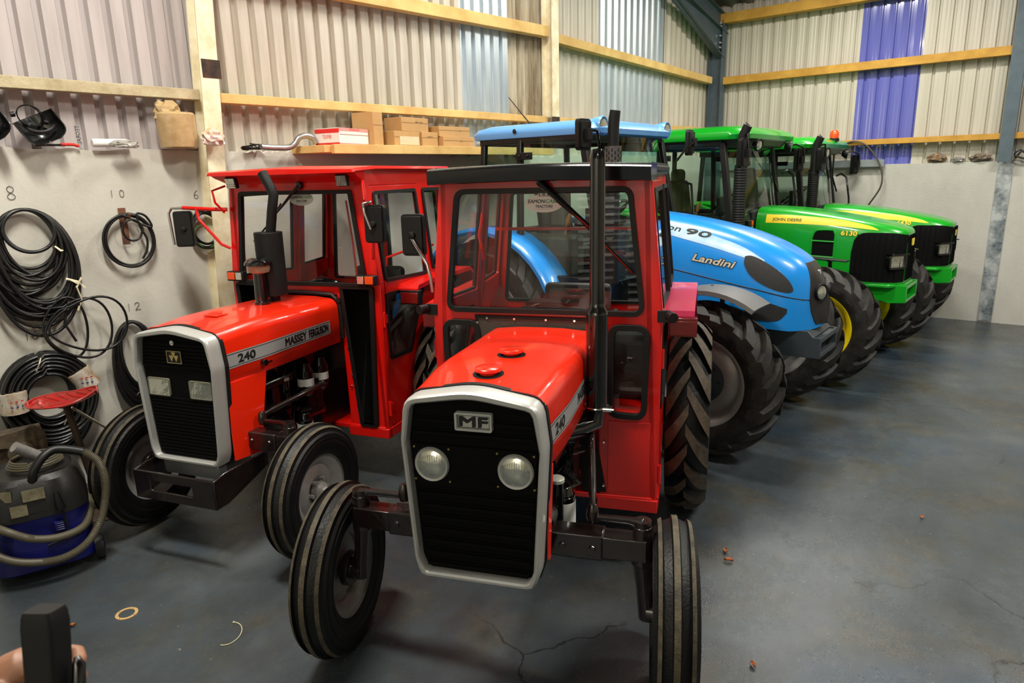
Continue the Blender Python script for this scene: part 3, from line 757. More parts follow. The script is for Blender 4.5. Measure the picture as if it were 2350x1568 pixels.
    # fuel and oil filters
    if v == 1:
        for x in (-.56, -.72):
            mb = MB(); mb.cyl((x, .21, .78), (x, .21, .90), .052, n=20); mb.lathe([(.02, -.06), (.045, -.03), (.05, 0)], (x, .21, .78), n=20); mb.cyl((x, .21, .90), (x, .21, .95), .05, .03, n=16); fo = mb.build('fuel_filter', BLKG, T)
            mb = MB(); mb.cyl((x, .21, .80), (x, .21, .85), .0535, n=20, cap=False); mb.build('filter_label', WHT, fo)
        of = (-.45, .26, .44); oz = .2
    else: of = (-.15, .26, .60); oz = .0
    mb = MB(); mb.cyl((of[0], of[1], of[2]), (of[0], of[1], of[2]+.17), .05, n=24); mb.cyl((of[0], of[1], of[2]+.17), (of[0], of[1], of[2]+.21), .042, .03, n=20)
    fo = mb.build('oil_filter', BLKG, T, bevel=.004)
    mb = MB(); mb.cyl((of[0], of[1], of[2]+.002), (of[0], of[1], of[2]+.145), .0515, n=24); mb.build('filter_label', WHT, fo)
    if v == 2:
        mb = MB(); put_text(mb, 'Perkins', lambda u, w_, w=0: (of[0]+.0522*math.cos((u-.5)*1.3+PI/2+.6-1.1)+w, of[1]+.0522*math.sin((u-.5)*1.3+.5), w_), .9, .012, 0, of[2]+.105); mb.build('label_word', mat('blue_ink', srgb(20, 60, 140), .5), fo, smooth=0, recalc=False)
    mb = MB(); fx = (-.36, .20, .86) if v == 1 else (-.10, .24, .82)
    mb.cyl((fx[0], fx[1], fx[2]-.14), (fx[0], fx[1], fx[2]+.03), .03, n=18); oo = mb.build('oil_filler', BLKG, T)
    mb = MB(); mb.lathe([(0, 0), (.034, 0), (.034, .014), (.026, .02), (0, .02)], (fx[0], fx[1], fx[2]+.03), (0, .0, 1), 24); mb.build('filler_cap', mat('cream_cap', srgb(206, 208, 196), .35, .3), oo)
    # ---- front axle
    mb = MB(); mb.beam((.03, -.46, .665), (.03, .46, .665), .10, .105); mb.box((.03, 0, .63), (.16, .24, .12)); axo = mb.build('front_axle', CHAS, T, bevel=.006)
    screws('axle_bolt', [(.08, s*y, .665) for s in (-1, 1) for y in (.30, .42)], (1, 0, 0), .016, CHAS, axo)
    ty = .735 if v == 2 else .655; tyL = .735 if v == 2 else .60
    for s, yy in ((1, ty), (-1, tyL)):
        mb = MB(); e = yy-.125
        mb.beam((.03, s*.40, .665), (.03, s*(e+.02), .668), .085, .09); mb.cyl((.03, s*e, .60), (.03, s*e, .76), .045, .036, n=18)
        mb.tube([(.03, s*e, .63), (.03, s*(e+.012), .5), (.03, s*(e+.03), .36)], [.042, .034, .04], 14)
        mb.cyl((.03, s*(e+.02), .388), (.03, s*(yy-.01), .388), .045, .05, n=18); mb.lathe([(.075, 0), (.08, .03), (.05, .05), (0, .05)], (.03, s*(yy-.06), .388), (0, s, 0), 24)
        kp = mb.build('kingpin', CHAS, T, bevel=.003)
        mb = MB(); kx = .03
        mb.tube([(kx, s*e, .765), (kx-.01, s*(e-.05), .77), (kx-.02, s*(e-.19), .765)], [.034, .022, .018], 10, ry=.7)
        mb.cyl((kx, s*e, .74), (kx, s*e, .785), .034, n=16); mb.lathe([(.0, -.04), (.02, -.03), (.026, 0), (.022, .03), (.014, .045), (0, .05)], (kx-.02, s*(e-.2), .775), n=18)
        mb.build('steering_arm', CHAS, T)
        mb = MB(); A_ = Vector((kx-.02, s*(e-.2), .80)); B_ = Vector((-.62, s*.30, .96 if v == 2 else .80))
        mb.tube([A_, A_.lerp(B_, .12), A_.lerp(B_, .15), B_], [.013, .013, .017, .017], 10); mb.lathe([(0, -.02), (.024, 0), (0, .03)], B_, n=12); mb.build('drag_link', CHAS, T)
        wheel('front_wheel', T, (.03, s*yy, .387), .387, .165, .215, s, 'rib', RIMS, steer=math.radians(5 if v == 2 else 1), hubmat=RIMS)
        wheel('rear_wheel', T, (-1.78, s*.74, .60), .60, .25, .36, s, 'lugtop', RIMS, hubmat=RED)
    if v == 1:
        mb = MB()   # weight frame
        for z in (.40, .60): pass
        fr = [(-.29, .375), (.29, .375), (.29, .545), (-.29, .545)]
        mb.plate(fr, [rp(rect(-.17, .43, .13, .49), .01, 2)], FX(.37), .016)
        for s in (-1, 1):
            mb.plate([(.386, .375), (.386, .545), (.30, .56), (-.05, .56), (-.05, .47), (.2, .40), (.3, .375)], [], lambda u, v_, w: (u, s*(.29-w), v_), .016)
        mb.build('front_weight_frame', CHAS, T, bevel=.006)
        mb = MB(); mb.box((.12, 0, .53), (.26, .40, .10), taper=1.02); mb.build('radiator_base', ALU, T, bevel=.01)
    else:
        mb = MB(); mb.box((.08, 0, .56), (.2, .3, .1)); [mb.cyl((.2, y, .54), (.2, y, .57), .018, n=10) for y in (-.12, .06)]; mb.build('radiator_base', BLK, T, bevel=.01)
def rear_fender(T, s, m, v):
    mb = MB(); xs = []
    pts = [(-1.14, 1.36), (-1.16, 1.385), (-1.35, 1.40), (-2.05, 1.40), (-2.35, 1.15), (-2.42, .8)]
    ring = []
    for x, z in pts:
        ring.append([(x, s*.60, z), (x, s*.76, z), (x, s*.76, z-.03), (x, s*.75, z-.03), (x, s*.75, z-.012), (x, s*.60, z-.012)])
    mb.loft(ring)
    o = mb.build('rear_fender', m, T, smooth=30)
    mb = MB(); mb.box((-1.155, s*.70, 1.30), (.05, .15, .10)); lo = mb.build('side_lamp', REDL if v == 2 else BLK, o, bevel=.004)
    mb = MB(); mb.box((-1.127, s*.70, 1.297), (.012, .13, .075)); mb.build('lamp_lens', REDL, lo, bevel=.003)
def mf_cab(T, v):
    B0 = .385
    wind = rp([(-.442, 2.028), (.442, 2.028), (.515, 1.412), (-.515, 1.412)], .05 if v == 2 else .02, 6)
    out = [(-.6, B0), (-.30, B0), (-.29, 1.10), (-.27, 1.345), (.27, 1.345), (.29, 1.10), (.30, B0), (.6, B0), (.605, 1.43), (.54, 2.10), (-.54, 2.10), (-.605, 1.43)]
    F = FX(CABX)
    if v == 2: q = rp([(.352, 1.345), (.540, 1.345), (.530, .868), (.352, .876)], .055, 6)
    else: q = rp([(.315, 1.395), (.555, 1.395), (.515, .43), (.40, .43)], .01, 2)
    qm = [(-a, b) for a, b in q]
    mb = MB(); mb.plate(out, [wind, q, qm], F, .03, -.03)
    # front posts and rails give depth
    for s in (-1, 1):
        mb.beam((CABX-.03, s*.578, B0), (CABX-.03, s*.585, 1.42), .05, .05, (1, 0, 0)); mb.beam((CABX-.03, s*.580, 1.42), (CABX-.03, s*.512, 2.10), .06, .05, (1, 0, 0))
    mb.beam((CABX-.01, -.59, B0-.0), (CABX-.01, .59, B0), .05, .05) if False else None
    fr = mb.build('cab_front_frame', RED, T, bevel=.004)
    for l, nm in ((wind, 'windscreen'), (q, 'quarter_window'), (qm, 'quarter_window')):
        p = pane(l, lambda u, w_, w: F(u, w_, w-.012), T, name=nm); gasket(l, F, p, .026 if nm == 'windscreen' else .03)
    # lower sill of the platform
    mb = MB()
    for s in (-1, 1): mb.box((CABX-.01, s*.45, B0-.01), (.05, .32, .07)); mb.beam((CABX, s*.595, B0-.01), (-1.20, s*.595, B0-.01), .03, .07)
    mb.box((-1.1, 0, B0+.02), (.42, 1.16, .03)); mb.box((-1.55, 0, .78), (.9, 1.1, .03)); mb.box((-1.30, 0, .58), (.03, 1.1, .4))
    mb.build('platform', RED, T, bevel=.004)
    # sides
    door = [(-.945, .42), (-1.17, .42), (-1.60, 1.28), (-1.62, 2.06), (-.955, 2.06)]
    up = rp([(-.995, 1.435), (-.995, 2.015), (-1.575, 2.02), (-1.575, 1.41)], .02, 3)
    lo_ = rp([(-.985, .90), (-.985, 1.345), (-1.52, 1.325), (-1.27, .885)], .02, 3)
    fixed = [(-.90, B0), (-1.30, B0+.02), (-1.78, 1.27), (-2.06, 1.38), (-2.06, 2.10 if v == 2 else 2.17), (-.90, 2.10 if v == 2 else 2.17)]
    rw_ = rp([(-1.69, 1.43), (-1.69, 2.02), (-2.0, 2.02), (-2.0, 1.45)], .02, 3)
    for s in (-1, 1):
        Fs = side_fn(s)
        mb = MB(); mb.plate(fixed, [off(door, .003), rw_], lambda u, w_, w: Fs(u, w_, w-.03), .03); mb.build('cab_side_frame', RED, T, bevel=.003)
        mb = MB(); mb.plate(door, [up, lo_], lambda u, w_, w: Fs(u, w_, w-.02), .026); dr = mb.build('cab_door', RED, T, bevel=.003)
        for l in (up, lo_):
            p = pane(l, lambda u, w_, w: Fs(u, w_, w-.01), dr, name='door_glass'); gasket(l, Fs, dr, .024, .02)
        p = pane(rw_, lambda u, w_, w: Fs(u, w_, w-.01), T, name='side_window'); gasket(rw_, Fs, p, .024, .02)
        mb = MB(); mb.tube([(-1.40, s*.605, 1.375), (-1.42, s*.64, 1.37), (-1.53, s*.64, 1.37), (-1.55, s*.60, 1.375)], .009, 8); mb.build('door_handle', BLKG, dr)
        for z in (1.18, .55): mb = MB(); mb.cyl((-.925, s*.612, z-.05), (-.925, s*.612, z+.05), .011, n=10); mb.box((-.95, s*.607, z), (.06, .006, .06)); mb.build('door_hinge', RED, dr)
    # rear frame with window
    mb = MB(); rwn = rp([(-.47, 1.99), (.47, 1.99), (.53, 1.26), (-.53, 1.26)], .03, 4)
    rc = [(-.60, .80), (.60, .80), (.60, 1.43), (.535, 2.10), (-.535, 2.10), (-.60, 1.43)]
    bars = [rwn]
    if v == 1: bars = [rp([(-.47, 2.0), (-.03, 2.0), (-.03, 1.28), (-.52, 1.28)], .02, 3), rp([(.03, 2.0), (.47, 2.0), (.52, 1.28), (.03, 1.28)], .02, 3)]
    mb.plate(rc, bars, FX(-2.06), .03); mb.build('cab_rear_frame', RED, T, bevel=.003)
    for b in bars: p = pane(b, FX(-2.05), T, name='rear_window'); gasket(b, FX(-2.045), p, .02, .03)
    # roof
    if v == 2:
        mb = MB(); mb.box((-1.49, 0, 2.118), (1.18, 1.12, .035)); mb.build('cab_roof', BLKM, T, bevel=.01)
        mb = MB(); ring = []
        for y in [-.565+1.13*k/10 for k in range(11)]:
            c = .012*(1-(y/.565)**2)
            ring.append([(-.90, y, 2.145+c), (-.78, y*.975, 2.14+c), (-.755, y*.97, 2.125+c), (-.765, y*.975, 2.065+c), (-.79, y*.98, 2.06+c), (-.90, y, 2.065+c)])
        mb.loft(ring); mb.build('sun_visor', BLKG, T, smooth=35)
        mb = MB()
        for s in (-1, 1): mb = MB(); mb.box((-1.48, s*.545, 2.118), (1.2, .012, .06)); mb.build('roof_edge_strip', mat('dark_green_black_trim', srgb(40, 52, 48), .4), T); screws('roof_screw', [(-.95-.16*k, s*.552, 2.12) for k in range(7)], (0, s, 0), .009, CHR, T)
    else:
        mb = MB(); ring = []
        for x, z, hw_ in ((-.74, 2.168, .575), (-.76, 2.176, .58), (-1.0, 2.19, .58), (-2.1, 2.19, .58), (-2.16, 2.16, .575)):
            ring.append([(x, -hw_, z-.022), (x, -hw_*.98, z-.004), (x, -hw_*.7, z), (x, 0, z+.010), (x, hw_*.7, z), (x, hw_*.98, z-.004), (x, hw_, z-.022), (x, 0, z-.024)])
        mb.loft(ring)
        mb.add([(-.75, -.565, 2.155), (-.75, .565, 2.155), (-.80, .56, 2.128), (-.80, -.56, 2.128), (-.90, .545, 2.088), (-.90, -.545, 2.088), (-.90, .56, 2.16), (-.90, -.56, 2.16)],
               [(0, 1, 2, 3), (3, 2, 4, 5), (2, 1, 6, 4), (3, 5, 7, 0), (4, 6, 7, 5), (0, 7, 6, 1)])
        mb.build('cab_roof', RED, T, smooth=30)
        for y in (-.42, .455):
            mb = MB(); mb.box((-.80, y, 2.10), (.03, .085, .075), (0, .25, 0)); le = mb.build('work_lamp', BLK, T, bevel=.006)
            mb = MB(); mb.box((-.782, y, 2.096), (.004, .072, .064), (0, .25, 0))
            for a in range(4):
                for b in range(4): mb.box((-.779, y-.026+.0175*a, 2.073+.0155*b), (.005, .010, .009), (0, .25, 0))
            mb.build('lamp_lens', LENS, le)
    # wiper
    mb = MB()
    if v == 2:
        mb.tube([(CABX+.05, .005, 2.07), (CABX+.055, .12, 1.965), (CABX+.04, .25, 1.85), (CABX+.03, .32, 1.78)], [.02, .015, .009, .006], 8); mb.lathe([(0, 0), (.026, 0), (.024, .03), (0, .035)], (CABX, .005, 2.07), (1, 0, 0), 18)
        mb.tube([(CABX+.035, .16, 1.93), (CABX+.035, .32, 1.77), (CABX+.035, .47, 1.62)], .009, 8)
    else:
        mb.lathe([(0, 0), (.024, 0), (.022, .03), (0, .035)], (CABX, .06, 2.075), (1, 0, 0), 18)
        mb.tube([(CABX+.03, .06, 2.07), (CABX+.035, -.08, 1.94), (CABX+.02, -.22, 1.83)], [.012, .008, .005], 8); mb.tube([(CABX+.02, -.10, 1.955), (CABX+.018, -.22, 1.82), (CABX+.02, -.36, 1.70)], .006, 6)
    mb.build('windscreen_wiper', BLKG, T)
    # sticker inside the glass
    sc_ = (.012, 1.962) if v == 2 else (.045, 1.985)
    mb = MB(); mb.plate([(sc_[0]+.098*math.cos(a), sc_[1]+.045*math.sin(a)) for a in [2*PI*k/40 for k in range(40)]], [], FX(CABX-.011), .001)
    mb.plate([(sc_[0]+.030*math.cos(a), sc_[1]+.035+.036*math.sin(a)) for a in [PI*k/16 for k in range(17)]], [], FX(CABX-.0112), .001)
    st = mb.build('dealer_sticker', mat('sticker_white', srgb(205, 212, 206), .5), T, smooth=0)
    mb = MB(); fs = lambda u, w_, w=0: (CABX-.0093+w, u, w_)
    put_text(mb, 'EAMON', fs, .085, .017, sc_[0]-.082, sc_[1]+.002, slant=.2, bold=.0009); mb.cur = 0; put_text(mb, 'TRACTORS', fs, .088, .013, sc_[0]-.045, sc_[1]-.021, slant=.2, bold=.0007)
    mb.plate([(sc_[0]+.026*math.cos(a), sc_[1]+.035+.030*math.sin(a)) for a in [PI*k/16 for k in range(17)]], [[(sc_[0]+.020*math.cos(a), sc_[1]+.038+.022*math.sin(a)) for a in [PI*k/16 for k in range(17)]]], FX(CABX-.0095), .0004)
    mb.build('sticker_words', mat('sticker_black', srgb(40, 40, 32), .6), st, smooth=0, recalc=False)
    mb = MB(); put_text(mb, 'CASEY', fs, .080, .017, sc_[0]+.008, sc_[1]+.002, slant=.2, bold=.0009); mb.cyl((CABX-.0095, sc_[0], sc_[1]+.048), (CABX-.009, sc_[0], sc_[1]+.048), .010, n=16); mb.build('sticker_words', mat('sticker_green', srgb(40, 140, 60), .6), st, smooth=0, recalc=False)
    mb = MB(); put_text(mb, 'www.eamoncaseytractors.com', fs, .10, .005, sc_[0]-.05, sc_[1]-.031); mb.build('sticker_words', mat('sticker_grey', srgb(120, 120, 110), .6), st, smooth=0, recalc=False)
    # interior
    mb = MB(); mb.box((-1.66, 0, .98), (.44, .46, .12)); mb.box((-1.88, 0, 1.18), (.10, .44, .46), (0, -.18, 0)); se = mb.build('seat', SEAT, T, bevel=.04, bseg=3)
    for s in (-1, 1): mb = MB(); mb.tube([(-1.85, s*.25, 1.12), (-1.80, s*.26, 1.24), (-1.55, s*.26, 1.25)], .025, 8); mb.build('arm_rest', BLK, se)
    c = Vector((-1.28, 0, 1.30)); ax = Vector((-.55, 0, .83)).normalized(); u = ax.orthogonal().normalized(); w = ax.cross(u)
    mb = MB(); mb.tube([c+u*.19*math.cos(a)+w*.19*math.sin(a) for a in [2*PI*k/32 for k in range(32)]], .013, 8, closed=True)
    for a in (0, 2.1, 4.2): mb.tube([c-ax*.03, c+u*.19*math.cos(a)+w*.19*math.sin(a)], .008, 6)
    mb.cyl(c-ax*.04, c+ax*.01, .035, n=16); mb.cyl(c-ax*.04, c-ax*.45, .022, n=12); mb.build('steering_wheel', BLKG, T)
    mb = MB(); mb.box((-1.05, 0, 1.18), (.22, .38, .42)); mb.box((-1.1, 0, .8), (.3, .3, .6)); mb.build('dash_cowl', BLKM, T, bevel=.02)
    for s in (-1, 1): mb = MB(); mb.box((-1.72, s*.42, .98), (.66, .30, .40)); mb.build('inner_wheel_arch', mat('dark_trim_vinyl', srgb(58, 58, 56), .45, bump=.1), T, bevel=.05, bseg=3)
    for k, (x, y) in enumerate(((-1.35, .22), (-1.42, -.2), (-1.3, .3))): mb = MB(); mb.tube([(x, y, .8), (x+.03, y+.02, 1.15), (x+.02, y+.03, 1.26)], .008, 6); mb.lathe([(0, -.025), (.02, -.01), (.022, .01), (0, .03)], (x+.02, y+.03, 1.27), n=12); mb.build('control_lever', BLKG, T)
    if v == 2:
        mb = MB(); mb.box((-1.38, -.08, 1.305), (.14, .24, .15)); ba = mb.build('battery', BLKM, T, bevel=.006)
        mb = MB(); put_text(mb, 'PUMA', lambda u, w_, w=0: (-1.308+w, -u, w_), .12, .035, -.01, 1.31, bold=.002); mb.build('battery_word', mat('grey_lettering', srgb(140, 142, 148), .5), ba, smooth=0, recalc=False)
        mb = MB(); mb.beam((-1.9, -.55, 1.76), (-1.9, .55, 1.76), .018, .018); mb.tube([(-1.55, -.52, 1.88), (-1.5, -.53, 1.75), (-1.55, -.52, 1.6)], .014, 8); mb.build('grab_rail', RED, T)
    else:
        mb = MB(); mb.tube([(-1.2, .48, 1.50), (-1.22, .48, 1.56), (-1.5, .48, 1.58), (-1.95, .48, 1.58)], .010, 8); mb.tube([(-1.5, .05, 1.30), (-1.52, .02, 1.62), (-1.5, .0, 1.95)], .008, 8); mb.build('grab_rail', RED, T)
    # headlining keeps the inside dark like the padded roof
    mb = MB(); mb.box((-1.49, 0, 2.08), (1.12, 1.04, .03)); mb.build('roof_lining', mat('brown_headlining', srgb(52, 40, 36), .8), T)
def mirror(T, c, w, h, axis_rz, arm, armm, flat=(0, 0, 0), glass_back=True, name='mirror'):
    mb = MB(); lp = rp(rect(-w/2, -h/2, w/2, h/2), min(w, h)*.18, 4)
    R = Euler((0, 0, axis_rz)).to_matrix(); c = Vector(c)
    fn = lambda u, v_, q: c+R @ Vector((q, u, v_))
    mb.plate(off(lp, -.012), [], fn, .014, .008); mb.plate(lp, [], fn, .022, -.014); mb.lathe([(.022, 0), (.018, .02), (0, .024)], c+R @ Vector((.02, 0, 0)), R @ Vector((1, 0, 0)), 16)
    o = mb.build(name, BLK, T, bevel=.006)
    mb = MB(); mb.plate(off(lp, -.01), [], fn, .002, -.0165); mb.build('mirror_glass', MIRR, o, smooth=0)
    if arm: mb = MB(); mb.tube(arm, .0095, 10); mb.build('mirror_arm', armm, o)
    return o
# front red tractor
T2 = place('tractor', 1.988, 1.70, 202.6)
tag(T2, 'red tractor nearest the camera with round headlamps and a silver MF badge', 'tractor')
mf_common(T2, 2); mf_cab(T2, 2)
mb = MB()
mb.tube([(-.33, .20, .97), (-.42, .27, .965), (-.50, .335, .975), (-.50, .345, 1.06)], [.042, .042, .046, .04], 14); mb.cyl((-.5, .345, 1.04), (-.5, .345, 1.49), .049, n=28); mb.lathe([(.049, 0), (.047, .015), (.036, .03), (.034, .05)], (-.5, .345, 1.49), n=28)
mb.cyl((-.5, .345, 1.52), (-.5, .345, 2.16), .0335, n=24); mb.tube([(-.5, .345, 2.14), (-.5, .345, 2.17), (-.51, .345, 2.19)], [.0335, .0335, .031], 20)
ex = mb.build('exhaust', BLKG, T2, smooth=40)
mb = MB(); mb.tube([(-.5+.053*math.cos(a), .345+.053*math.sin(a), 1.055) for a in [2*PI*k/24 for k in range(24)]], .005, 6, closed=True); mb.box((-.47, .40, 1.055), (.03, .04, .02)); mb.cyl((-.46, .38, 1.055), (-.46, .43, 1.055), .007, n=8); mb.build('exhaust_clamp', CHR, ex)
mb = MB(); mb.plate([(-.368, 1.386), (.335, 1.386), (.335, 1.37), (-.352, 1.37), (-.352, 1.18), (-.368, 1.18)], [], FX(CABX+.006), .010)
mb.plate([(.30, .43), (.34, .43), (.24, 1.0), (.34, 1.30), (.20, 1.30), (.2, .43)], [], FX(CABX+.002), .004)
sh = mb.build('scuttle_sheet', BLKM, T2, bevel=.002)
screws('sheet_screw', [(CABX+.01, y, 1.370) for y in (-.30, -.15, .02, .17)]+[(CABX+.01, -.355, z) for z in (1.345, 1.26)]+[(CABX+.008, .325, .47), (CABX+.008, .325, .72)], (1, 0, 0), .009, CHR, sh)
for s in (-1, 1):
    rear_fender(T2, s, PINK if s > 0 else RED, 2)
    mb = MB(); mb.cyl((CABX+.01, s*.645, 1.41), (CABX+.06, s*.665, 1.41), .026, n=18); mb.box((CABX-.005, s*.615, 1.405), (.02, .06, .06)); mb.build('cab_bracket', BLK if s > 0 else BLK, T2, bevel=.002)
mb = MB(); mb.plate(rect(-.360, 1.18, .332, 1.380), [], FX(CABX+.003), .008); mb.build('scuttle_panel', mat('brown_grey_rubber', srgb(66, 60, 52), .55, bump=.2), T2)
mirror(T2, (-.97, -.73, 1.80), .135, .225, 0, [(-.945, -.735, 1.79), (-.93, -.70, 1.74), (-.90, -.63, 1.65), (-.90, -.615, 1.58), (-.905, -.61, 1.50)], CHR)
# weld seams on the front frame lower panel: sheet overlay of the right panel
for s in (-1, 1):
    mb = MB(); mb.plate(rp([(s*.345, .44), (s*.56, .44), (s*.565, .84), (s*.345, .84)], .004, 1), [], FX(CABX+.0005), .004); mb.build('lower_front_panel', RED, T2, bevel=.003)
# second red tractor
T1 = place('tractor', 1.91, 3.77, 198.0)
tag(T1, 'red compact tractor beside the white wall, square headlamps, triangle badge and a red cab roof', 'tractor')
mf_common(T1, 1); mf_cab(T1, 1)
mb = MB(); mb.cyl((-.6, .0, 1.33), (-.6, 0, 1.42), .035, n=20); mb.cyl((-.6, 0, 1.385), (-.6, 0, 1.79), .088, n=32); mb.tube([(-.6, .02, 1.78), (-.6, .05, 1.92), (-.6, .075, 2.02), (-.6, .055, 2.07), (-.6, .02, 2.13), (-.6, .005, 2.16)], [.031]*6, 18)
mb.build('exhaust', BLKM, T1, smooth=35, bevel=.004)
mb = MB(); mb.cyl((-.48, 0, 1.34), (-.48, 0, 1.56), .042, .038, n=24); mb.lathe([(.05, 1.345), (.05, 1.36), (.04, 1.37)], (-.48, 0, 0), n=24); pc = mb.build('air_intake', BLKG, T1)
mb = MB(); mb.lathe([(.04, 1.54), (.062, 1.55), (.068, 1.57), (.068, 1.60), (.066, 1.60)], (-.48, 0, 0), n=28); mb.build('dust_bowl', mat('cloudy_plastic_bowl', srgb(150, 132, 108), .25, coat=.4), pc)
mb = MB(); mb.lathe([(.075, 1.592), (.085, 1.597), (.085, 1.612), (.066, 1.632), (.035, 1.640), (0, 1.641)], (-.48, 0, 0), n=28); mb.build('intake_cap', BLKG, pc)
mb = MB(); mb.tube([(-.885, y, z) for y, z in [(-.30, 1.05), (-.30, 1.22), (-.29, 1.30), (-.24, 1.345), (-.1, 1.352), (.1, 1.352), (.24, 1.345), (.29, 1.30), (.30, 1.22), (.30, 1.05)]], .014, 8); mb.build('bonnet_rear_seal', RUB, T1)
screws('panel_screw', [(CABX+.004, .33, z) for z in (1.1, 1.02, .97)]+[(CABX+.004, .345, .78), (CABX+.004, .37, .56), (CABX+.004, .33, .70)], (1, 0, 0), .008, CHR, T1); mb = MB(); mb.cyl((CABX, .295, 1.31), (CABX+.03, .295, 1.31), .018, n=12); mb.build('rubber_stop', BLK, T1)
for s in (-1, 1):
    rear_fender(T1, s, RED, 1)
    mb = MB(); mb.box((CABX+.03, s*.535, 1.455), (.05, .14, .068)); mb.box((CABX+.02, s*.52, 1.43), (.04, .1, .02)); il = mb.build('indicator_lamp', BLK, T1, bevel=.006)
    mb = MB(); mb.box((CABX+.057, s*.565, 1.457), (.008, .062, .052)); mb.build('amber_lens', ORNG, il, bevel=.003)
    mb = MB(); mb.box((CABX+.057, s*.50, 1.457), (.008, .05, .052)); mb.build('lamp_lens', LENS, il, bevel=.003)
mirror(T1, (-.75, .70, 1.83), .145, .235, 0, [(-.715, .69, 1.80), (-.70, .662, 1.90), (-.70, .655, 1.955), (-.74, .68, 1.965), (-.85, .60, 1.94), (-.88, .58, 1.90)], CHR)
m1 = mirror(T1, (-.80, -.89, 1.79), .13, .25, .5, [(-.77, -.97, 1.68), (-.77, -.985, 1.90), (-.78, -.965, 1.935), (-.79, -.86, 1.938)], CHR)
mb = MB(); mb.tube([(-.79, -.87, 1.938), (-.82, -.65, 1.925), (-.88, -.56, 1.92)], .0135, 10); mb.tube([(-.80, -.76, 1.935), (-.80, -.75, 1.86), (-.85, -.62, 1.68), (-.88, -.57, 1.65)], .011, 8)
mb.tube([(-.88, -.555, 2.08), (-.80, -.60, 2.05), (-.80, -.585, 1.97), (-.86, -.57, 1.9)], .008, 8); mb.build('mirror_bracket', RED, m1)
mb = MB(); mb.tube([(-.86, .56, 2.09), (-.80, .60, 2.07), (-.79, .61, 1.98), (-.86, .585, 1.9)], .008, 8); mb.tube([(-.86, .60, 1.60), (-.80, .64, 1.62), (-.80, .65, 1.72)], .010, 8); mb.build('grab_handle', RED, T1)
# ---------------------------------------------------------------- large tractors parked side by side
def interp(xs, ys, x):
    if x <= xs[0]: return ys[0]
    for i in range(len(xs)-1):
        if x <= xs[i+1]:
            t = (x-xs[i])/(xs[i+1]-xs[i]); return ys[i]+(ys[i+1]-ys[i])*t
    return ys[-1]
def smooth_i(xs, ys, x):
    # Catmull-Rom through the stations
    if x <= xs[0]: return ys[0]
    if x >= xs[-1]: return ys[-1]
    i = max(k for k in range(len(xs)-1) if xs[k] <= x); h = xs[i+1]-xs[i]; t = (x-xs[i])/h
    def sl(k):
        if k <= 0: return (ys[1]-ys[0])/(xs[1]-xs[0])
        if k >= len(xs)-1: return (ys[-1]-ys[-2])/(xs[-1]-xs[-2])
        return (ys[k+1]-ys[k-1])/(xs[k+1]-xs[k-1])
    m0, m1 = sl(i)*h, sl(i+1)*h
    return (2*t**3-3*t*t+1)*ys[i]+(t**3-2*t*t+t)*m0+(-2*t**3+3*t*t)*ys[i+1]+(t**3-t*t)*m1
class Hood:
    def __init__(s, X, ZT, Wd, ZB, n=4.0): s.X, s.ZT, s.W, s.ZB, s.n = X, ZT, Wd, ZB, n
    def zt(s, x): return smooth_i(s.X, s.ZT, x)
    def w(s, x): return smooth_i(s.X, s.W, x)
    def zb(s, x): return interp(s.X, s.ZB, x)
    def y(s, x, z):
        t = max(0, min(1, (z-s.zb(x))/(s.zt(x)-s.zb(x)))); return s.w(x)*(1-t**s.n)**(1/s.n)
    def pt(s, x, th, o=0):   # th 0..pi from -y bottom over the top
        c, sn = math.cos(th), math.sin(th); k = 2/s.n
        return Vector((x, -(s.w(x)+o)*math.copysign(abs(c)**k, c), s.zb(x)+(s.zt(x)-s.zb(x)+o)*abs(sn)**k))
    def shell(s, mb, xs, o=0, nt=36):
        ths = [PI*(.5-.5*math.cos(PI*k/nt)) if False else PI*k/nt for k in range(nt+1)]
        mb.loft([[s.pt(x, th, o) for th in ths] for x in xs], cap=True)
    def side(s, sd, x, z, o=0):
        return (x, sd*(s.y(x, z)+o), z)
    def patch(s, mb, sd, loop, o=.003, t=.006, nx=14, nz=8, skirt=True):
        """patch bounded by lower and upper curves: loop=[(x, zlo, zhi), ...]"""
        xs = [p[0] for p in loop]
        g = []
        for i in range(nx+1):
            x = xs[0]+(xs[-1]-xs[0])*i/nx; lo, hi = smooth_i(xs, [p[1] for p in loop], x), smooth_i(xs, [p[2] for p in loop], x)
            g.append([s.side(sd, x, lo+(hi-lo)*j/nz, o) for j in range(nz+1)])
        mb.grid(g)
        rim = [g[i][0] for i in range(nx+1)]+[g[nx][j] for j in range(1, nz+1)]+[g[i][nz] for i in range(nx-1, -1, -1)]+[g[0][j] for j in range(nz-1, 0, -1)]
        if skirt: mb.loft([rim, [(p[0], p[1]-sd*t, p[2]) for p in rim]], cap=False)
        return rim
    def text(s, mb, sd, txt, x0, z0, w, h, slope=0, o=.005, bold=0, slant=0):
        def fn(u, v, q=0):
            z = v+slope*(u-x0); return Vector(s.side(sd, u, z, o+q))
        put_text(mb, txt, fn, w, h, x0, z0, bold, slant)
def big_wheels(T, t, tr, R, rimmat, hubm, Rr, xr, dz=0, lab=None):
    for s in (-1, 1):
        wheel('front_wheel', T, (0, s*t, R), R, .34, .335, s, 'lug', rimmat, hubmat=hubm)
        wheel('rear_wheel', T, (xr, s*tr, Rr), Rr, .38, .47, s, 'lug', rimmat, hubmat=hubm)
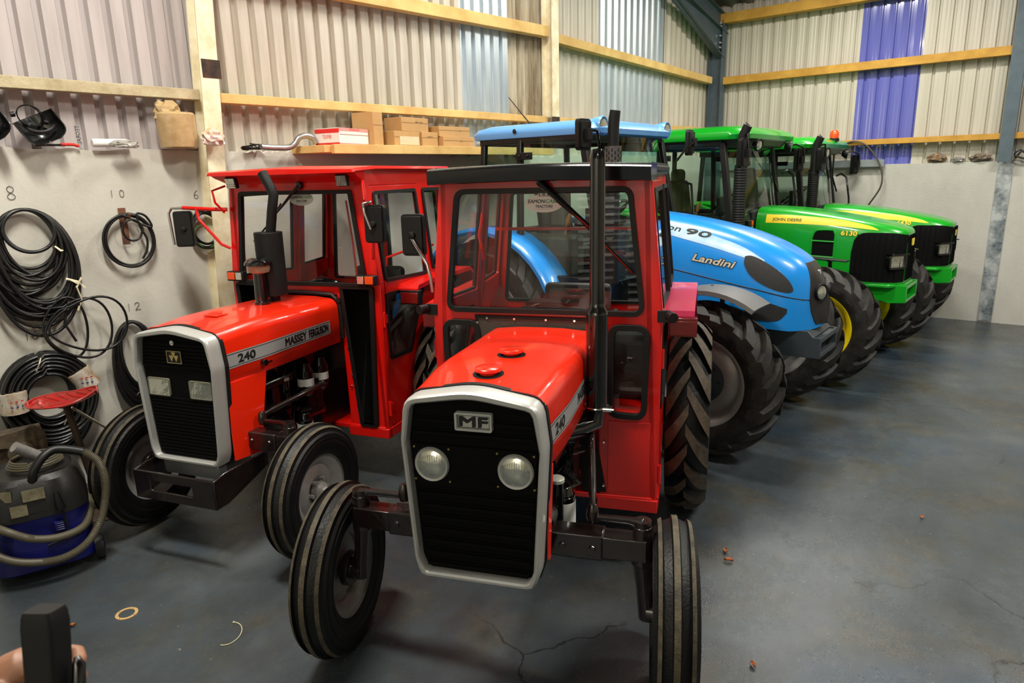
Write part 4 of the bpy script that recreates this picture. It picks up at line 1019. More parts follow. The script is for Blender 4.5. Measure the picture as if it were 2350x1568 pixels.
def big_chassis(T, xr, m, dz=0):
    mb = MB(); mb.box((-.3, 0, .78+dz), (1.3, .36, .36)); mb.box((-1.4, 0, .72+dz), (1.3, .42, .46)); mb.beam((0, -.68, .59), (0, .68, .59), .18, .2); mb.cyl((0, -.70, .59), (0, -.6, .59), .14, n=20); mb.cyl((0, .70, .59), (0, .6, .59), .14, n=20)
    mb.beam((xr, -.75, .8), (xr, .75, .8), .2, .22); mb.box((-.35, 0, 1.1+dz), (1.0, .4, .34)); return mb.build('chassis', m, T, bevel=.015)
def big_cab(T, S):
    hw, zb, z1 = S['hw'], S['zb'], S['z1']; xa0, xa1, xb, xc = S['xa0'], S['xa1'], S['xb'], S['xc']; gm = S['glass']; body = S['body']
    frame = MB(); A = {}
    for s in (-1, 1):
        pts = {'a': ((xa0, s*hw, zb), (xa1, s*(hw-.05), z1)), 'b': ((xb, s*(hw+.02), zb), (xb-.02, s*(hw-.04), z1)), 'c': ((xc, s*hw, zb+.35), (xc+.02, s*(hw-.06), z1))}
        for k, (p, q) in pts.items():
            w_ = .065 if k == 'a' else .05
            frame.beam(p, q, w_, w_, (1, 0, 0)); A[(k, s)] = (Vector(p), Vector(q))
        frame.beam(pts['a'][1], pts['c'][1], .06, .07); frame.beam(pts['a'][0], pts['b'][0], .06, .08)
        frame.beam(pts['b'][0], pts['c'][0], .05, .05)
    frame.beam((xa1, -hw+.05, z1), (xa1, hw-.05, z1), .06, .07); frame.beam((xc, -hw+.05, z1), (xc, hw-.05, z1), .06, .07); frame.beam((xc, -hw, zb+.35), (xc, hw, zb+.35), .06, .06)
    frame.box(((xa0+xc)/2, 0, zb-.12), (abs(xc-xa0), hw*1.9, .22))
    frame.build('cab_frame', BLK, T, bevel=.008)
    def quad(name, P, bulge=(0, 0, 0), seg=8):
        a, b, c, d = [Vector(p) for p in P]; mb = MB()
        for w_ in (0, 1):
            g = []
            for i in range(seg+1):
                row = []
                for j in range(seg+1):
                    u, v = i/seg, j/seg; p = (a*(1-u)+b*u)*(1-v)+(d*(1-u)+c*u)*v
                    p = p+Vector(bulge)*(1-(2*u-1)**2)-Vector(bulge).normalized()*.004*w_ if Vector(bulge).length > 0 else p+Vector((0, .004*w_, 0))
                    row.append(p)
                g.append(row)
            mb.grid(g)
            if w_ == 0: break
        return mb.build(name, gm, T, smooth=60, recalc=False)
    quad('windscreen', (A[('a', -1)][0], A[('a', 1)][0], A[('a', 1)][1], A[('a', -1)][1]), (.12, 0, 0))
    quad('rear_window', (A[('c', -1)][0], A[('c', 1)][0], A[('c', 1)][1], A[('c', -1)][1]), (-.04, 0, 0))
    for s in (-1, 1):
        quad('door_glass', (A[('a', s)][0], A[('b', s)][0], A[('b', s)][1], A[('a', s)][1]), (0, s*.03, 0))
        quad('side_window', (A[('b', s)][0]+Vector((0, 0, .3)), A[('c', s)][0], A[('c', s)][1], A[('b', s)][1]), (0, s*.02, 0))
        mb = MB(); zc = z1-.14; mb.box((xb+.06, s*(hw+.015), zc), (.16, .03, .06)); mb.cyl((xb+.02, s*(hw+.02), zc), (xb+.02, s*(hw+.045), zc), .012, n=8); mb.cyl((xb+.11, s*(hw+.02), zc), (xb+.11, s*(hw+.045), zc), .012, n=8); mb.build('door_hinge', BLK, T, bevel=.006)
    # rear fenders
    xr, Rf = S['xr'], S['rf']
    for s in (-1, 1):
        rings = []
        for k in range(15):
            a = PI*(.02+.80*k/14); c, sn = math.cos(a), math.sin(a)
            q = lambda r, y: (xr+r*c, s*y, .8+r*sn)
            rings.append([q(Rf, .60), q(Rf, .90), q(Rf-.03, .94), q(Rf-.06, .94), q(Rf-.03, .91), q(Rf-.025, .60)])
        mb = MB(); mb.loft(rings); mb.build('rear_fender', body, T, smooth=40)
    # inside
    mb = MB(); mb.box((-1.68, 0, 1.42), (.46, .48, .14)); mb.box((-1.92, 0, 1.72), (.13, .46, .56), (0, -.15, 0)); mb.box((-1.94, 0, 2.05), (.10, .26, .16)); se = mb.build('seat', S.get('seat', SEAT), T, bevel=.05, bseg=3)
    for s in (-1, 1): mb = MB(); mb.box((-1.70, s*.29, 1.62), (.34, .07, .05)); mb.build('arm_rest', BLK, se, bevel=.015)
    c = Vector((-1.32, 0, 1.74)); ax = Vector((-.6, 0, .8)).normalized(); u = ax.orthogonal().normalized(); w = ax.cross(u)
    mb = MB(); mb.tube([c+u*.2*math.cos(a)+w*.2*math.sin(a) for a in [2*PI*k/32 for k in range(32)]], .014, 8, closed=True)
    for a in (0, 2.1, 4.2): mb.tube([c-ax*.04, c+u*.2*math.cos(a)+w*.2*math.sin(a)], .009, 6)
    mb.cyl(c-ax*.05, c+ax*.01, .04, n=16); mb.cyl(c-ax*.05, c-ax*.5, .03, n=12); mb.build('steering_wheel', BLKG, T)
    mb = MB(); mb.box((-1.08, 0, 1.42), (.2, .42, .5), taper=.8); mb.box((-1.7, -.48, 1.4), (.7, .26, .36)); mb.box((-1.7, .48, 1.4), (.7, .26, .36)); mb.build('cab_console', mat('cab_trim_grey', srgb(62, 60, 52), .6), T, bevel=.03)
    mb = MB(); mb.tube([(-1.5, -.45, 1.55), (-1.47, -.46, 1.68)], .01, 6); mb.tube([(-1.47, -.46, 1.66), (-1.455, -.46, 1.72), (-1.44, -.46, 1.76)], [.016, .022, .012], 8); mb.build('gear_lever', mat('wood_brown_knob', srgb(150, 96, 50), .4) , T)
    mb = MB(); mb.box((-1.18, -.52, 1.72), (.05, .12, .2)); mb.tube([(-1.18, -.52, 1.64), (-1.15, -.5, 1.5)], .012, 6); mb.build('monitor', BLK, T, bevel=.01)
    # headlining
    mb = MB(); mb.box(((xa1+xc)/2, 0, z1+.02), (abs(xc-xa1), 2*hw-.12, .04)); mb.build('roof_lining', mat('beige_lining', srgb(96, 92, 80), .8), T)
    # steps on both sides
    for s in (-1, 1):
        mb = MB(); mb.beam((-1.0, s*.72, 1.1), (-1.0, s*.80, .45), .03, .05); mb.beam((-1.35, s*.72, 1.1), (-1.35, s*.80, .45), .03, .05)
        for z, y in ((.5, .8), (.78, .77)): mb.box((-1.175, s*y, z), (.36, .16, .03))
        mb.build('cab_steps', BLK, T, bevel=.005)
    return A
def big_roof(T, prof, m, x0, x1, corner, name='cab_roof', nose=0.0):
    """stack of rounded rectangles: prof=[(z, half width, dx)]"""
    rings = []
    for z, hw_, dx in prof:
        a, b = x0+dx, x1-dx
        lp = rp([(a, -hw_), (b, -hw_), (b, hw_), (a, hw_)], corner, 8)
        rings.append([Vector((x+(nose*(1-(y/hw_)**2) if x > (a+b)/2 else 0), y, z+(.012*(1-(y/hw_)**2)))) for x, y in lp])
    mb = MB(); mb.loft(rings); return mb.build(name, m, T, smooth=50)
def lampround(T, c, r, d=(1, 0, 0), name='work_lamp', body=None, rim=1.15):
    d = Vector(d).normalized(); c = Vector(c)
    mb = MB(); mb.lathe([(0, -.07), (r*.6, -.065), (r*rim, -.01), (r*rim, .012), (r, .012), (r*.97, .0), (0, -.004)], c, d, 24); o = mb.build(name, body or BLK, T)
    mb = MB(); mb.lathe([(r*.98, .002), (r*.8, .010), (r*.4, .015), (0, .017)], c, d, 24); mb.build('lamp_lens', LENS, o); return o
def big_mirror(T, c, w, h, rz, arm):
    c = Vector(c); R = Euler((0, 0, rz)).to_matrix(); lp = rp(rect(-w/2, -h/2, w/2, h/2), .03, 4); fn = lambda u, v, q: c+R @ Vector((q, u, v))
    mb = MB(); mb.plate(lp, [], fn, .034, -.02); mb.plate(off(lp, -.02), [], fn, .025, .01); mb.box(c+R @ Vector((.05, 0, 0)), (.04, .05, .08), (0, 0, rz)); o = mb.build('mirror', BLK, T, bevel=.01)
    mb = MB(); mb.plate(off(lp, -.012), [], fn, .003, -.0235); mb.build('mirror_glass', MIRR, o, smooth=0)
    mb = MB(); mb.tube(arm, .011, 8); mb.build('mirror_arm', BLKG, o); return o
# ---- blue tractor
T3 = place('tractor', 5.54, 1.94, 270)
tag(T3, 'sky blue tractor with a long curved bonnet and grey front fenders behind the red ones', 'tractor')
H3 = Hood([-.80, -.46, -.085, .15, .30, .42, .48, .53, .57, .605], [1.772, 1.728, 1.655, 1.583, 1.52, 1.455, 1.405, 1.345, 1.27, 1.17], [.335, .345, .355, .352, .33, .29, .245, .185, .115, .035], [.98, .95, .93, .92, .91, .90, .90, .90, .905, .92], 3.6)
mb = MB(); H3.shell(mb, [-.80, -.6, -.46, -.3, -.15, -.05]+[.0+.025*k for k in range(18)]+[.4375+.0125*k for k in range(13)]+[.596, .602, .605], nt=48); mb.build('bonnet', BLUE, T3, smooth=60)
for s in (-1, 1):
    mb = MB(); H3.patch(mb, s, [(-.85+.05, 1.645, 1.745), (-.52, 1.585, 1.685), (-.2, 1.515, 1.60), (.05, 1.45, 1.52), (.22, 1.405, 1.43)], .0022, skirt=False, nx=20); mb.build('side_decal', mat('pale_blue_fade_decal', srgb(190, 215, 238), .3, col2=srgb(120, 180, 226), vscale=3), T3, recalc=False)
    mb = MB(); sg = s
    if s < 0:
        H3.text(mb, s, 'Vision', -.79, 1.668, .30, .042, -.15, .003, .0012, slant=.4); H3.text(mb, s, '90', -.445, 1.612, .21, .042, -.15, .003, .003, slant=.5)
    else:
        H3.text(mb, s, '09', -.445, 1.612, .20, .042, -.15, .003, .006)
    mb.build('decal_lettering', INK, T3, smooth=0, recalc=False)
    mb = MB(); xs = [-.80, -.5, -.2, .1, .35, .5, .58, .612]; zc = lambda x: 1.372-.165*(x+.8)-.06*max(0, x-.2)
    mb.tube([H3.side(s, x, zc(x), .001) for x in [-.80+.05*k for k in range(28)]+[.58, .60]], .0045, 6); mb.build('bonnet_seam', INK, T3)
    mb = MB(); H3.patch(mb, s, [(.075, 1.40, 1.455), (.11, 1.34, 1.462), (.17, 1.285, 1.445), (.24, 1.245, 1.41), (.31, 1.215, 1.368), (.37, 1.20, 1.32), (.415, 1.195, 1.27), (.437, 1.205, 1.225)], .005, nx=24); mb.build('air_vent', mat('vent_mesh_black', srgb(24, 24, 24), .5, bump=.4, bscale=300), T3)
    mb = MB(); H3.patch(mb, s, [(.11, .985, 1.085), (.16, .98, 1.115), (.22, .975, 1.125), (.31, .972, 1.105), (.37, .99, 1.085), (.41, 1.04, 1.072)], .005, nx=18); mb.build('lower_vent', MATS['vent_mesh_black'], T3)
    # chrome-edged script badge
    mb = MB(); H3.text(mb, s, 'Landini' if s < 0 else 'Landini', -.345 if s < 0 else -.345, 1.405, .335, .052, -.13, .003, .008, slant=.5); bb = mb.build('badge_outline', INK, T3, smooth=0, recalc=False)
    mb = MB(); H3.text(mb, s, 'Landini', -.345, 1.405, .335, .052, -.13, .0045, .0022, slant=.5); mb.build('badge_letters', mat('pale_badge_silver', srgb(196, 190, 174), .4), bb, smooth=0, recalc=False)
# dark nose mask over the bonnet front
xs = [.50, .53, .56, .585, .605, .622, .632]; 
mb = MB(); rings = []
for x in xs:
    xe = min(x, .622); w_ = min(H3.w(xe), .155+.02*(xe-.5)/.12); rings.append([Vector((x, yy*w_, 0)) for yy in (-1, -.66, -.33, 0, .33, .66, 1)])
zs = [1.405, 1.35, 1.28, 1.2, 1.12, 1.04, .97, .94]
g = []
for z in zs:
    row = []
    for k in range(9):
        yy = (k/8*2-1)*interp([.93, 1.0, 1.1, 1.2, 1.3, 1.38, 1.42], [.10, .15, .175, .17, .155, .14, .12], z)
        # front-most x where the bonnet covers (y, z)
        x = .63
        while x > .3 and (z > H3.zt(x)-.0 or abs(yy) > H3.y(x, z)): x -= .0025
        row.append(Vector((x+.008, yy, z)))
    g.append(row)
mb.grid(g); ed = [g[0][k] for k in range(9)]+[g[i][8] for i in range(1, len(g))]+[g[-1][k] for k in range(7, -1, -1)]+[g[i][0] for i in range(len(g)-2, 0, -1)]
mb.loft([ed, [p-Vector((.03, 0, 0)) for p in ed]], cap=False)
nm = mb.build('nose_mask', mat('nose_charcoal', srgb(40, 38, 38), .4), T3, smooth=60)
for s in (-1, 1):
    lampround(T3, (.592, s*.088, 1.185), .056, (1, s*.45, .1), 'headlamp', BLK)
mb = MB(); mb.cyl((.53, 0, 1.325), (.551, 0, 1.33), .02, n=20); mb.build('nose_badge', CHR, nm)
mb = MB(); pf = [(.26, .70), (.26, .905), (.56, .905), (.60, .862), (.655, .862), (.655, .70)]
for s in (-1, 1): mb.plate(pf, [], lambda u, v, w: (u, s*(.24-w), v), .02)
mb.b2((.262, -.225, .702), (.60, .225, .715)); mb.b2((.262, -.225, .89), (.555, .225, .903)); mb.b2((.57, -.225, .835), (.654, .225, .85)); mb.b2((.62, -.225, .702), (.653, .225, .74)); mb.b2((.635, -.225, .82), (.653, .225, .860)); mb.b2((.58, -.225, .70), (.59, .225, .85))
mb.beam((.555, 0, .897), (.60, 0, .856), .45, .008); mb.build('weight_block', DGREY, T3, bevel=.006)
for s in (-1, 1):
    rings = []
    for k in range(13):
        a = PI*(.315+.42*k/12); r = .675; q = lambda rr_, y: (rr_*math.cos(a)+.0, s*y, .59+rr_*math.sin(a))
        rings.append([q(r, .56), q(r+.008, .62), q(r+.01, .80), q(r, .90), q(r-.03, .91), q(r-.035, .895), q(r-.012, .80), q(r-.014, .57)])
    mb = MB(); mb.loft(rings); fo = mb.build('front_fender', FGREY, T3, smooth=40)
    mb = MB(); mb.tube([(.0, s*.45, .7), (-.02, s*.5, 1.22), (-.02, s*.7, 1.26)], .02, 8); mb.build('fender_bracket', BLK, fo)
big_wheels(T3, .815, .80, .59, RIMS, DGREY, .78, -2.1); big_chassis(T3, -2.1, DGREY)
A3 = big_cab(T3, dict(hw=.72, zb=1.22, z1=2.40, xa0=-.93, xa1=-1.16, xb=-1.78, xc=-2.24, glass=GLASG, body=BLUE, xr=-2.1, rf=.86))
big_roof(T3, [(2.405, .64, .06), (2.415, .70, .0), (2.455, .71, -.01), (2.50, .69, .03), (2.53, .61, .12), (2.545, .46, .25), (2.55, .3, .4)], mat('pale_blue_roof', srgb(96, 158, 220), .35, coat=.4), -2.36, -1.04, .14, nose=.04)
for s in (-1, 1):
    mb = MB(); mb.lathe([(0, -.12), (.06, -.10), (.078, 0), (.07, .02), (.062, 0)], (-1.05, s*.57, 2.475), (1, 0, 0), 22); po = mb.build('lamp_pod', MATS['pale_blue_roof'], T3)
    mb = MB(); mb.lathe([(.06, 0), (.05, .014), (0, .022)], (-1.045, s*.57, 2.475), (1, 0, 0), 22); mb.build('lamp_lens', LENS, po)
mb = MB(); mb.lathe([(.012, 0), (.02, .012), (0, .02)], (-1.83, -.71, 2.47), (0, -1, 0), 12); mb.build('roof_plug', BLK, T3)
mb = MB(); mb.tube([(-1.88, -.4, 2.53), (-1.98, -.4, 2.63), (-2.12, -.42, 2.79)], [.007, .005, .004], 6); mb.build('aerial', BLK, T3)
mb = MB(); mb.cyl((-.80, -.82, 1.25), (-.80, -.82, 2.06), .055, n=24); mb.tube([(-.80, -.82, 2.0), (-.80, -.82, 2.42), (-.795, -.82, 2.50), (-.785, -.82, 2.56)], [.043, .043, .043, .040], 20)
exo = mb.build('exhaust', BLKM, T3, smooth=35)
mb = MB(); mb.cyl((-.80, -.82, 2.0), (-.80, -.82, 2.3), .062, n=24); exo = mb.build('exhaust_guard', mat('warm_grey_guard', srgb(74, 71, 68), .5), exo)
mb = MB()
for k in range(16):
    for j in range(6):
        a = 2*PI*k/16; z = 2.05+.04*j+(.02 if k % 2 else 0); mb.box((-.80+.0625*math.cos(a), -.82+.0625*math.sin(a), z), (.003, .008, .024), (0, 0, a))
mb.build('guard_slots', FLATBLK, exo)  # black chips on the guard, painted shade of its slots
mb = MB(); mb.lathe([(.036, 0), (0, .001)], (-.784, -.82, 2.561), (.15, 0, 1), 20); mb.build('exhaust_mouth', FLATBLK, exo)  # flat black disc stands in for the dark bore
big_mirror(T3, (-.97, -.975, 2.39), .15, .23, -.1, [(-.95, -.75, 2.05), (-.93, -.80, 2.25), (-.92, -.83, 2.33), (-.92, -.86, 2.42), (-.93, -.95, 2.42)])
big_mirror(T3, (-.97, .93, 2.37), .15, .24, .1, [(-1.0, .72, 2.2), (-.93, .80, 2.33), (-.92, .92, 2.38)])
mb = MB(); mb.tube([(-.98, .79, 1.95), (-.95, .80, 2.0), (-.88, .80, 1.98), (-.84, .79, 1.65), (-.84, .78, 1.5)], .014, 8); mb.build('grab_handle', BLKG, T3)
# ---- green tractors
def green_tractor(x, y, yaw, label, model, dz, beacon, t, R, mn=1.0, mf_=1.0):
    T = place('tractor', x, y, yaw); tag(T, label, 'tractor')
    Hd = Hood([-.84, -.5, -.1, .22, .38, .48, .54, .58, .605], [1.705, 1.69, 1.642, 1.588, 1.555, 1.53, 1.51, 1.495, 1.475], [.355, .365, .365, .36, .345, .318, .285, .24, .18], [1.06, 1.03, .99, .965, .96, .96, .96, .965, .97], 6)
    Hd.ZT = [z+dz for z in Hd.ZT]; Hd.ZB = [z+dz for z in Hd.ZB]
    mb = MB(); Hd.shell(mb, [-.84, -.7, -.5, -.3, -.1, .1, .22, .3, .38, .44, .48, .52, .55, .575, .59, .60, .605]); mb.build('bonnet', GREEN, T, smooth=60)
    for s in (-1, 1):
        D = lambda pts: [(a, b+dz, c+dz) for a, b, c in pts]
        mb = MB(); Hd.patch(mb, s, D([(-.735, 1.545, 1.632), (-.4, 1.54, 1.622), (0, 1.525, 1.588), (.18, 1.51, 1.555), (.3, 1.497, 1.525), (.36, 1.492, 1.496)]), .002, skirt=False, nx=24); mb.build('yellow_stripe', YDEC, T, recalc=False)
        mb = MB()
        if s < 0 and model == '6130': Hd.text(mb, s, 'JOHN DEERE', -.665, 1.560+dz, .30, .038, -.02, .0035, .0008)
        elif s > 0: mb.add([Hd.side(s, -.7, 1.6+dz, .003), Hd.side(s, -.69, 1.6+dz, .003), Hd.side(s, -.69, 1.59+dz, .003)], [(0, 1, 2)])
        if mb.v: mb.build('stripe_lettering', mat('dark_green_ink', srgb(22, 60, 26), .5), T, smooth=0, recalc=False)
        if s < 0:
            nz_ = 0 if model == '6130' else .035; mb = MB(); Hd.text(mb, s, model, .03, 1.437+dz+nz_, .145, .045, -.03, .0025, .0045); sh = mb.build('model_number_outline', INK, T, smooth=0, recalc=False); mb = MB(); Hd.text(mb, s, model, .032, 1.438+dz+nz_, .145, .045, -.03, .0042, .002); mb.build('model_number', YDEC, sh, smooth=0, recalc=False)  # black copy printed behind the yellow number
        # vent with green cross bars
        vl = D([(-.245, 1.225, 1.40), (-.235, 1.205, 1.44), (-.21, 1.20, 1.475), (-.15, 1.195, 1.485), (-.07, 1.19, 1.485), (-.03, 1.185, 1.475), (-.018, 1.185, 1.44)])
        mb = MB(); rim_ = Hd.patch(mb, s, vl, .002, nx=12); vo = mb.build('air_vent', GRIL, T)
        mb = MB(); mb.tube(rim_, .011, 8, closed=True); mb.tube([Hd.side(s, a, 1.372+dz-.02*(a+.2), .008) for a in (-.24, -.15, -.08, -.02)], .008, 8); mb.tube([Hd.side(s, a, 1.215+dz-.03*(a+.2), .008) for a in (-.24, -.15, -.08, -.02)], .008, 8); mb.build('vent_surround', GREEN, vo)
        # black grille wraps round the nose
        mb = MB(); rim_ = Hd.patch(mb, s, D([(.142, 1.06, 1.27), (.155, 1.02, 1.38), (.185, .995, 1.43), (.23, .99, 1.462), (.35, .985, 1.468), (.48, .985, 1.466), (.56, .985, 1.455), (.603, .985, 1.44)]), .006, nx=26, nz=10)
        for k in range(9):
            xk = .19+.05*k; mb.tube([Hd.side(s, min(.6, xk+.01*(z-1.2)), z+dz, .007) for z in (1.0, 1.1, 1.2, 1.3, 1.4, 1.45)], .006, 5)
        go = mb.build('grille', GRIL, T, smooth=50)
        xl = .50; mb = MB(); y_ = Hd.y(xl, 1.19+dz)
        c = Vector((xl+.035, s*(y_-.035), 1.19+dz)); rz = s*.62
        lp = rp(rect(-.085, -.058, .085, .058), .02, 4); Rm = Euler((0, 0, rz)).to_matrix(); fn = lambda u, v, w: c+Rm @ Vector((w, u, v))
        mb.plate(off(lp, .018), [off(lp, -.004)], fn, .05, -.02); mb.plate(off(lp, .01), [], fn, .01, -.02); mb.plate([(-.10, .066), (.10, .066), (.10, .08), (-.10, .08)], [], fn, .09, -.03); lo = mb.build('headlamp', BLKG, T, bevel=.004)
        mb = MB(); mb.plate(lp, [], fn, .03, -.01); mb.build('lamp_lens', LENS, lo, bevel=.008)
    mb = MB(); lp = rp([(-.175, .99+dz), (.175, .99+dz), (.175, 1.44+dz), (-.175, 1.44+dz)], .02, 3); mb.plate(lp, [], FX(.600), .014)
    for k in range(-3, 4): mb.tube([(.616, k*.045, 1.0+dz), (.617, k*.045, 1.44+dz)], .005, 5)
    mb.build('front_grille', GRIL, T)
    mb = MB(); lp = rp([(-.05, 1.33+dz), (.05, 1.33+dz), (.06, 1.40+dz), (-.06, 1.40+dz)], .01, 3); mb.plate(lp, [], FX(.616), .006); mb.build('nose_badge', YDEC, T)
    mb = MB(); ring = []
    for z in (.965, .93): ring.append([Vector((a, b, z+dz)) for a, b in rp([(.1, -.36), (.5, -.345), (.625, -.18), (.625, .18), (.5, .345), (.1, .36)], .06, 5)])
    mb.loft(ring); mb.build('lower_lip', GREEN, T, bevel=.01)
    mb = MB(); pf = [(.1, .79), (.1, .93), (.34, .93), (.345, .95), (.655, .955), (.655, .785), (.5, .77), (.44, .79)]
    for s in (-1, 1): mb.plate([(a, b+dz) for a, b in pf], [], lambda u, v, w: (u, s*(.27-w), v), .03)
    mb.b2((.102, -.245, .79+dz), (.64, .245, .80+dz)); mb.b2((.102, -.245, .915+dz), (.653, .245, .928+dz)); mb.b2((.40, -.245, .915+dz), (.653, .245, .952+dz)); mb.b2((.56, -.245, .795+dz), (.575, .245, .92+dz)); mb.b2((.625, -.245, .785+dz), (.653, .245, .81+dz))
    mb.build('weight_block', GREEN, T, bevel=.006)
    mb = MB(); mb.box((-.90, 0, 1.4+dz), (.10, .72, .55)); mb.build('bonnet_rear_seal', BLKM, T, bevel=.03)
    mb = MB(); mb.tube([(-.02, -.40, .9), (.0, -.55, 1.2), (0, -.62, 1.215)], .02, 8); mb.box((.02, -.66, 1.225), (.34, .12, .012), (0, .06, 0)); mb.build('front_bracket', BLK, T, bevel=.003)
    big_wheels(T, t, .76, R, YEL, YEL, .82, -2.25); big_chassis(T, -2.25, GREEN, dz)
    big_cab(T, dict(hw=.76, zb=1.22+dz, z1=2.38+dz, xa0=-.92, xa1=-1.10, xb=-1.80, xc=-2.36, glass=GLASG, body=GREEN, xr=-2.25, rf=.90, seat=mat('olive_seat', srgb(92, 88, 48), .7)))
    big_roof(T, [(2.40+dz, .70, .08), (2.41+dz, .80, .0), (2.455+dz, .815, -.01), (2.50+dz, .79, .03), (2.535+dz, .70, .12), (2.555+dz, .55, .25), (2.56+dz, .3, .45)], GREEN, -2.45, -.86, .16, nose=.09)
    mb = MB(); ring = []
    for z, a in ((2.41, 0), (2.34, .07)):
        ring.append([Vector((xx-a*.8, yy*(1-a), z+dz)) for xx, yy in rp([(-1.1, -.74), (-.90, -.70), (-.80, -.3), (-.80, .3), (-.90, .70), (-1.1, .74)], .08, 5)])
    mb.loft(ring); mb.build('lamp_housing', mat('roof_grey_plastic', srgb(70, 72, 66), .5), T, bevel=.01)
    for s in (-1, 1):
        lampround(T, (-.80, s*.50, 2.345+dz), .052, (1, s*.25, -.15), rim=1.25)
        mb = MB(); mb.box((-.86, s*.50, 1.53+dz), (.05, .12, .10)); io = mb.build('indicator_lamp', BLK, T, bevel=.008)
        mb = MB(); mb.box((-.833, s*.47, 1.545+dz), (.01, .045, .05)); mb.build('amber_lens', ORNG, io, bevel=.003)
        mb = MB(); mb.box((-.833, s*.47, 1.495+dz), (.01, .045, .035)); mb.build('clear_lens', LENS, io, bevel=.003)
    mb = MB(); mb.cyl((-.85, -.83, 1.0+dz), (-.85, -.83, 2.15+dz), .062, n=28)
    for k in range(24): mb.lathe([(.062, 0), (.066, .008), (.062, .016)], (-.85, -.83, 1.5+dz+.026*k), n=24)
    mb.tube([(-.85, -.83, 2.13+dz), (-.85, -.83, 2.36+dz), (-.84, -.83, 2.44+dz), (-.80, -.83, 2.53+dz)], [.05, .048, .048, .045], 20); eo = mb.build('exhaust', BLKM, T, smooth=35)
    mb = MB(); mb.lathe([(.040, 0), (0, .001)], (-.798, -.83, 2.535+dz), (.75, 0, .66), 20); mb.build('exhaust_mouth', FLATBLK, eo)  # black disc in place of the shaded pipe opening
    big_mirror(T, (-.77, -mn, 2.26+dz), .15, .28, -.15, [(-.95, -.76, 2.36+dz), (-.80, -.8*mn-.08, 2.44+dz), (-.74, -mn+.01, 2.44+dz), (-.72, -mn, 2.27+dz)])
    big_mirror(T, (-.83, mf_, 2.20+dz), .13, .27, -.45, [(-.95, .76, 2.36+dz), (-.84, mf_-.12, 2.38+dz), (-.78, mf_-.01, 2.34+dz), (-.77, mf_, 2.21+dz)])
    mb = MB(); mb.tube([(-.98, .79, 2.05+dz), (-.93, .84, 2.08+dz), (-.86, .84, 2.03+dz), (-.80, .82, 1.75+dz), (-.78, .80, 1.55+dz)], .014, 8); mb.build('grab_handle', BLKG, T)
    mb = MB(); mb.tube([(-.84, 0.0, 2.33+dz), (-.90, .25, 2.05+dz), (-.86, .36, 1.85+dz)], .012, 6); mb.build('windscreen_wiper', BLKG, T)
    if beacon:
        mb = MB(); mb.lathe([(0, 0), (.062, 0), (.062, .035), (.05, .045)], (-.88, .10, 2.50+dz), n=24); bo = mb.build('beacon_base', BLK, T)
        mb = MB(); mb.lathe([(.052, .04), (.056, .09), (.05, .125), (.03, .142), (0, .147)], (-.88, .10, 2.50+dz), n=24); mb.build('beacon_dome', ORNG, bo)
    return T
green_tractor(7.855, 1.74, 269, 'green tractor next to the blue one, numbered 6130 in yellow', '6130', 0, False, .82, .585, .98, .93)
green_tractor(9.89, 1.59, 270, 'farthest green tractor, nearest the back wall, with an orange beacon on its roof', '6430', -.065, True, .84, .585, .86, 1.12)
# ---------------------------------------------------------------- things on and beside the walls
def thing(name, label, cat, loc=(0, 0, 0), group=None, rz=0):
    return tag(empty(name, loc, rz), label, cat, group)
def one(mb, name, m, label, cat, group=None, **k):
    return tag(mb.build(name, m, **k), label, cat, group)
HOSE = mat('black_hose', srgb(20, 20, 20), .38, var=.2, bump=.1)
TIE = mat('cream_cord', srgb(216, 205, 176), .8)
rnd = random.Random(11)
def coil(s0, top, loops, r, off0, jit, n=44, hang=True):
    """one continuous hose; loops=[(half width, height)] sharing the same top when hung"""
    pts = []; N = len(loops); ph = 0
    for i, (a, h) in enumerate(loops):
        a2, h2 = loops[min(i+1, N-1)]; ox, oz, oo = rnd.uniform(-jit, jit), rnd.uniform(-jit, jit)*.6, rnd.uniform(0, .05)
        for k in range(n):
            t = k/n; w_ = a+(a2-a)*t; hh = h+(h2-h)*t; an = 2*PI*t+PI/2
            sm = math.sin(PI*t)
            z = top-hh/2+hh/2*math.sin(an)+oz*sm if hang else top+hh/2*math.sin(an)+oz*sm
            pts.append(WL(s0+w_*math.cos(an)+ox*sm, z, off0+oo*sm+.0012*i))
    mb = MB(); mb.tube(pts, r, 7); return mb
def band(mb, s, z, o0, o1, w, h, rot=0, bulge=.01):
    R = Matrix.Rotation(rot, 3, 'Y')
    X = WU; Z = Vector((0, 0, 1)); c = WL(s, z, (o0+o1)/2); cs, sn = math.cos(rot), math.sin(rot)
    u = X*cs+Z*sn; v = -X*sn+Z*cs; n = WN; rings = []
    for i in range(5):
        t = i/4*2-1; k = 1+.05*math.sin(i*2.3)
        rings.append([c+v*(h/2*t)+u*(w/2*k)*math.cos(a)+n*((o1-o0)/2*k)*math.sin(a) for a in [2*PI*j/16 for j in range(16)]])
    return mb.loft(rings)
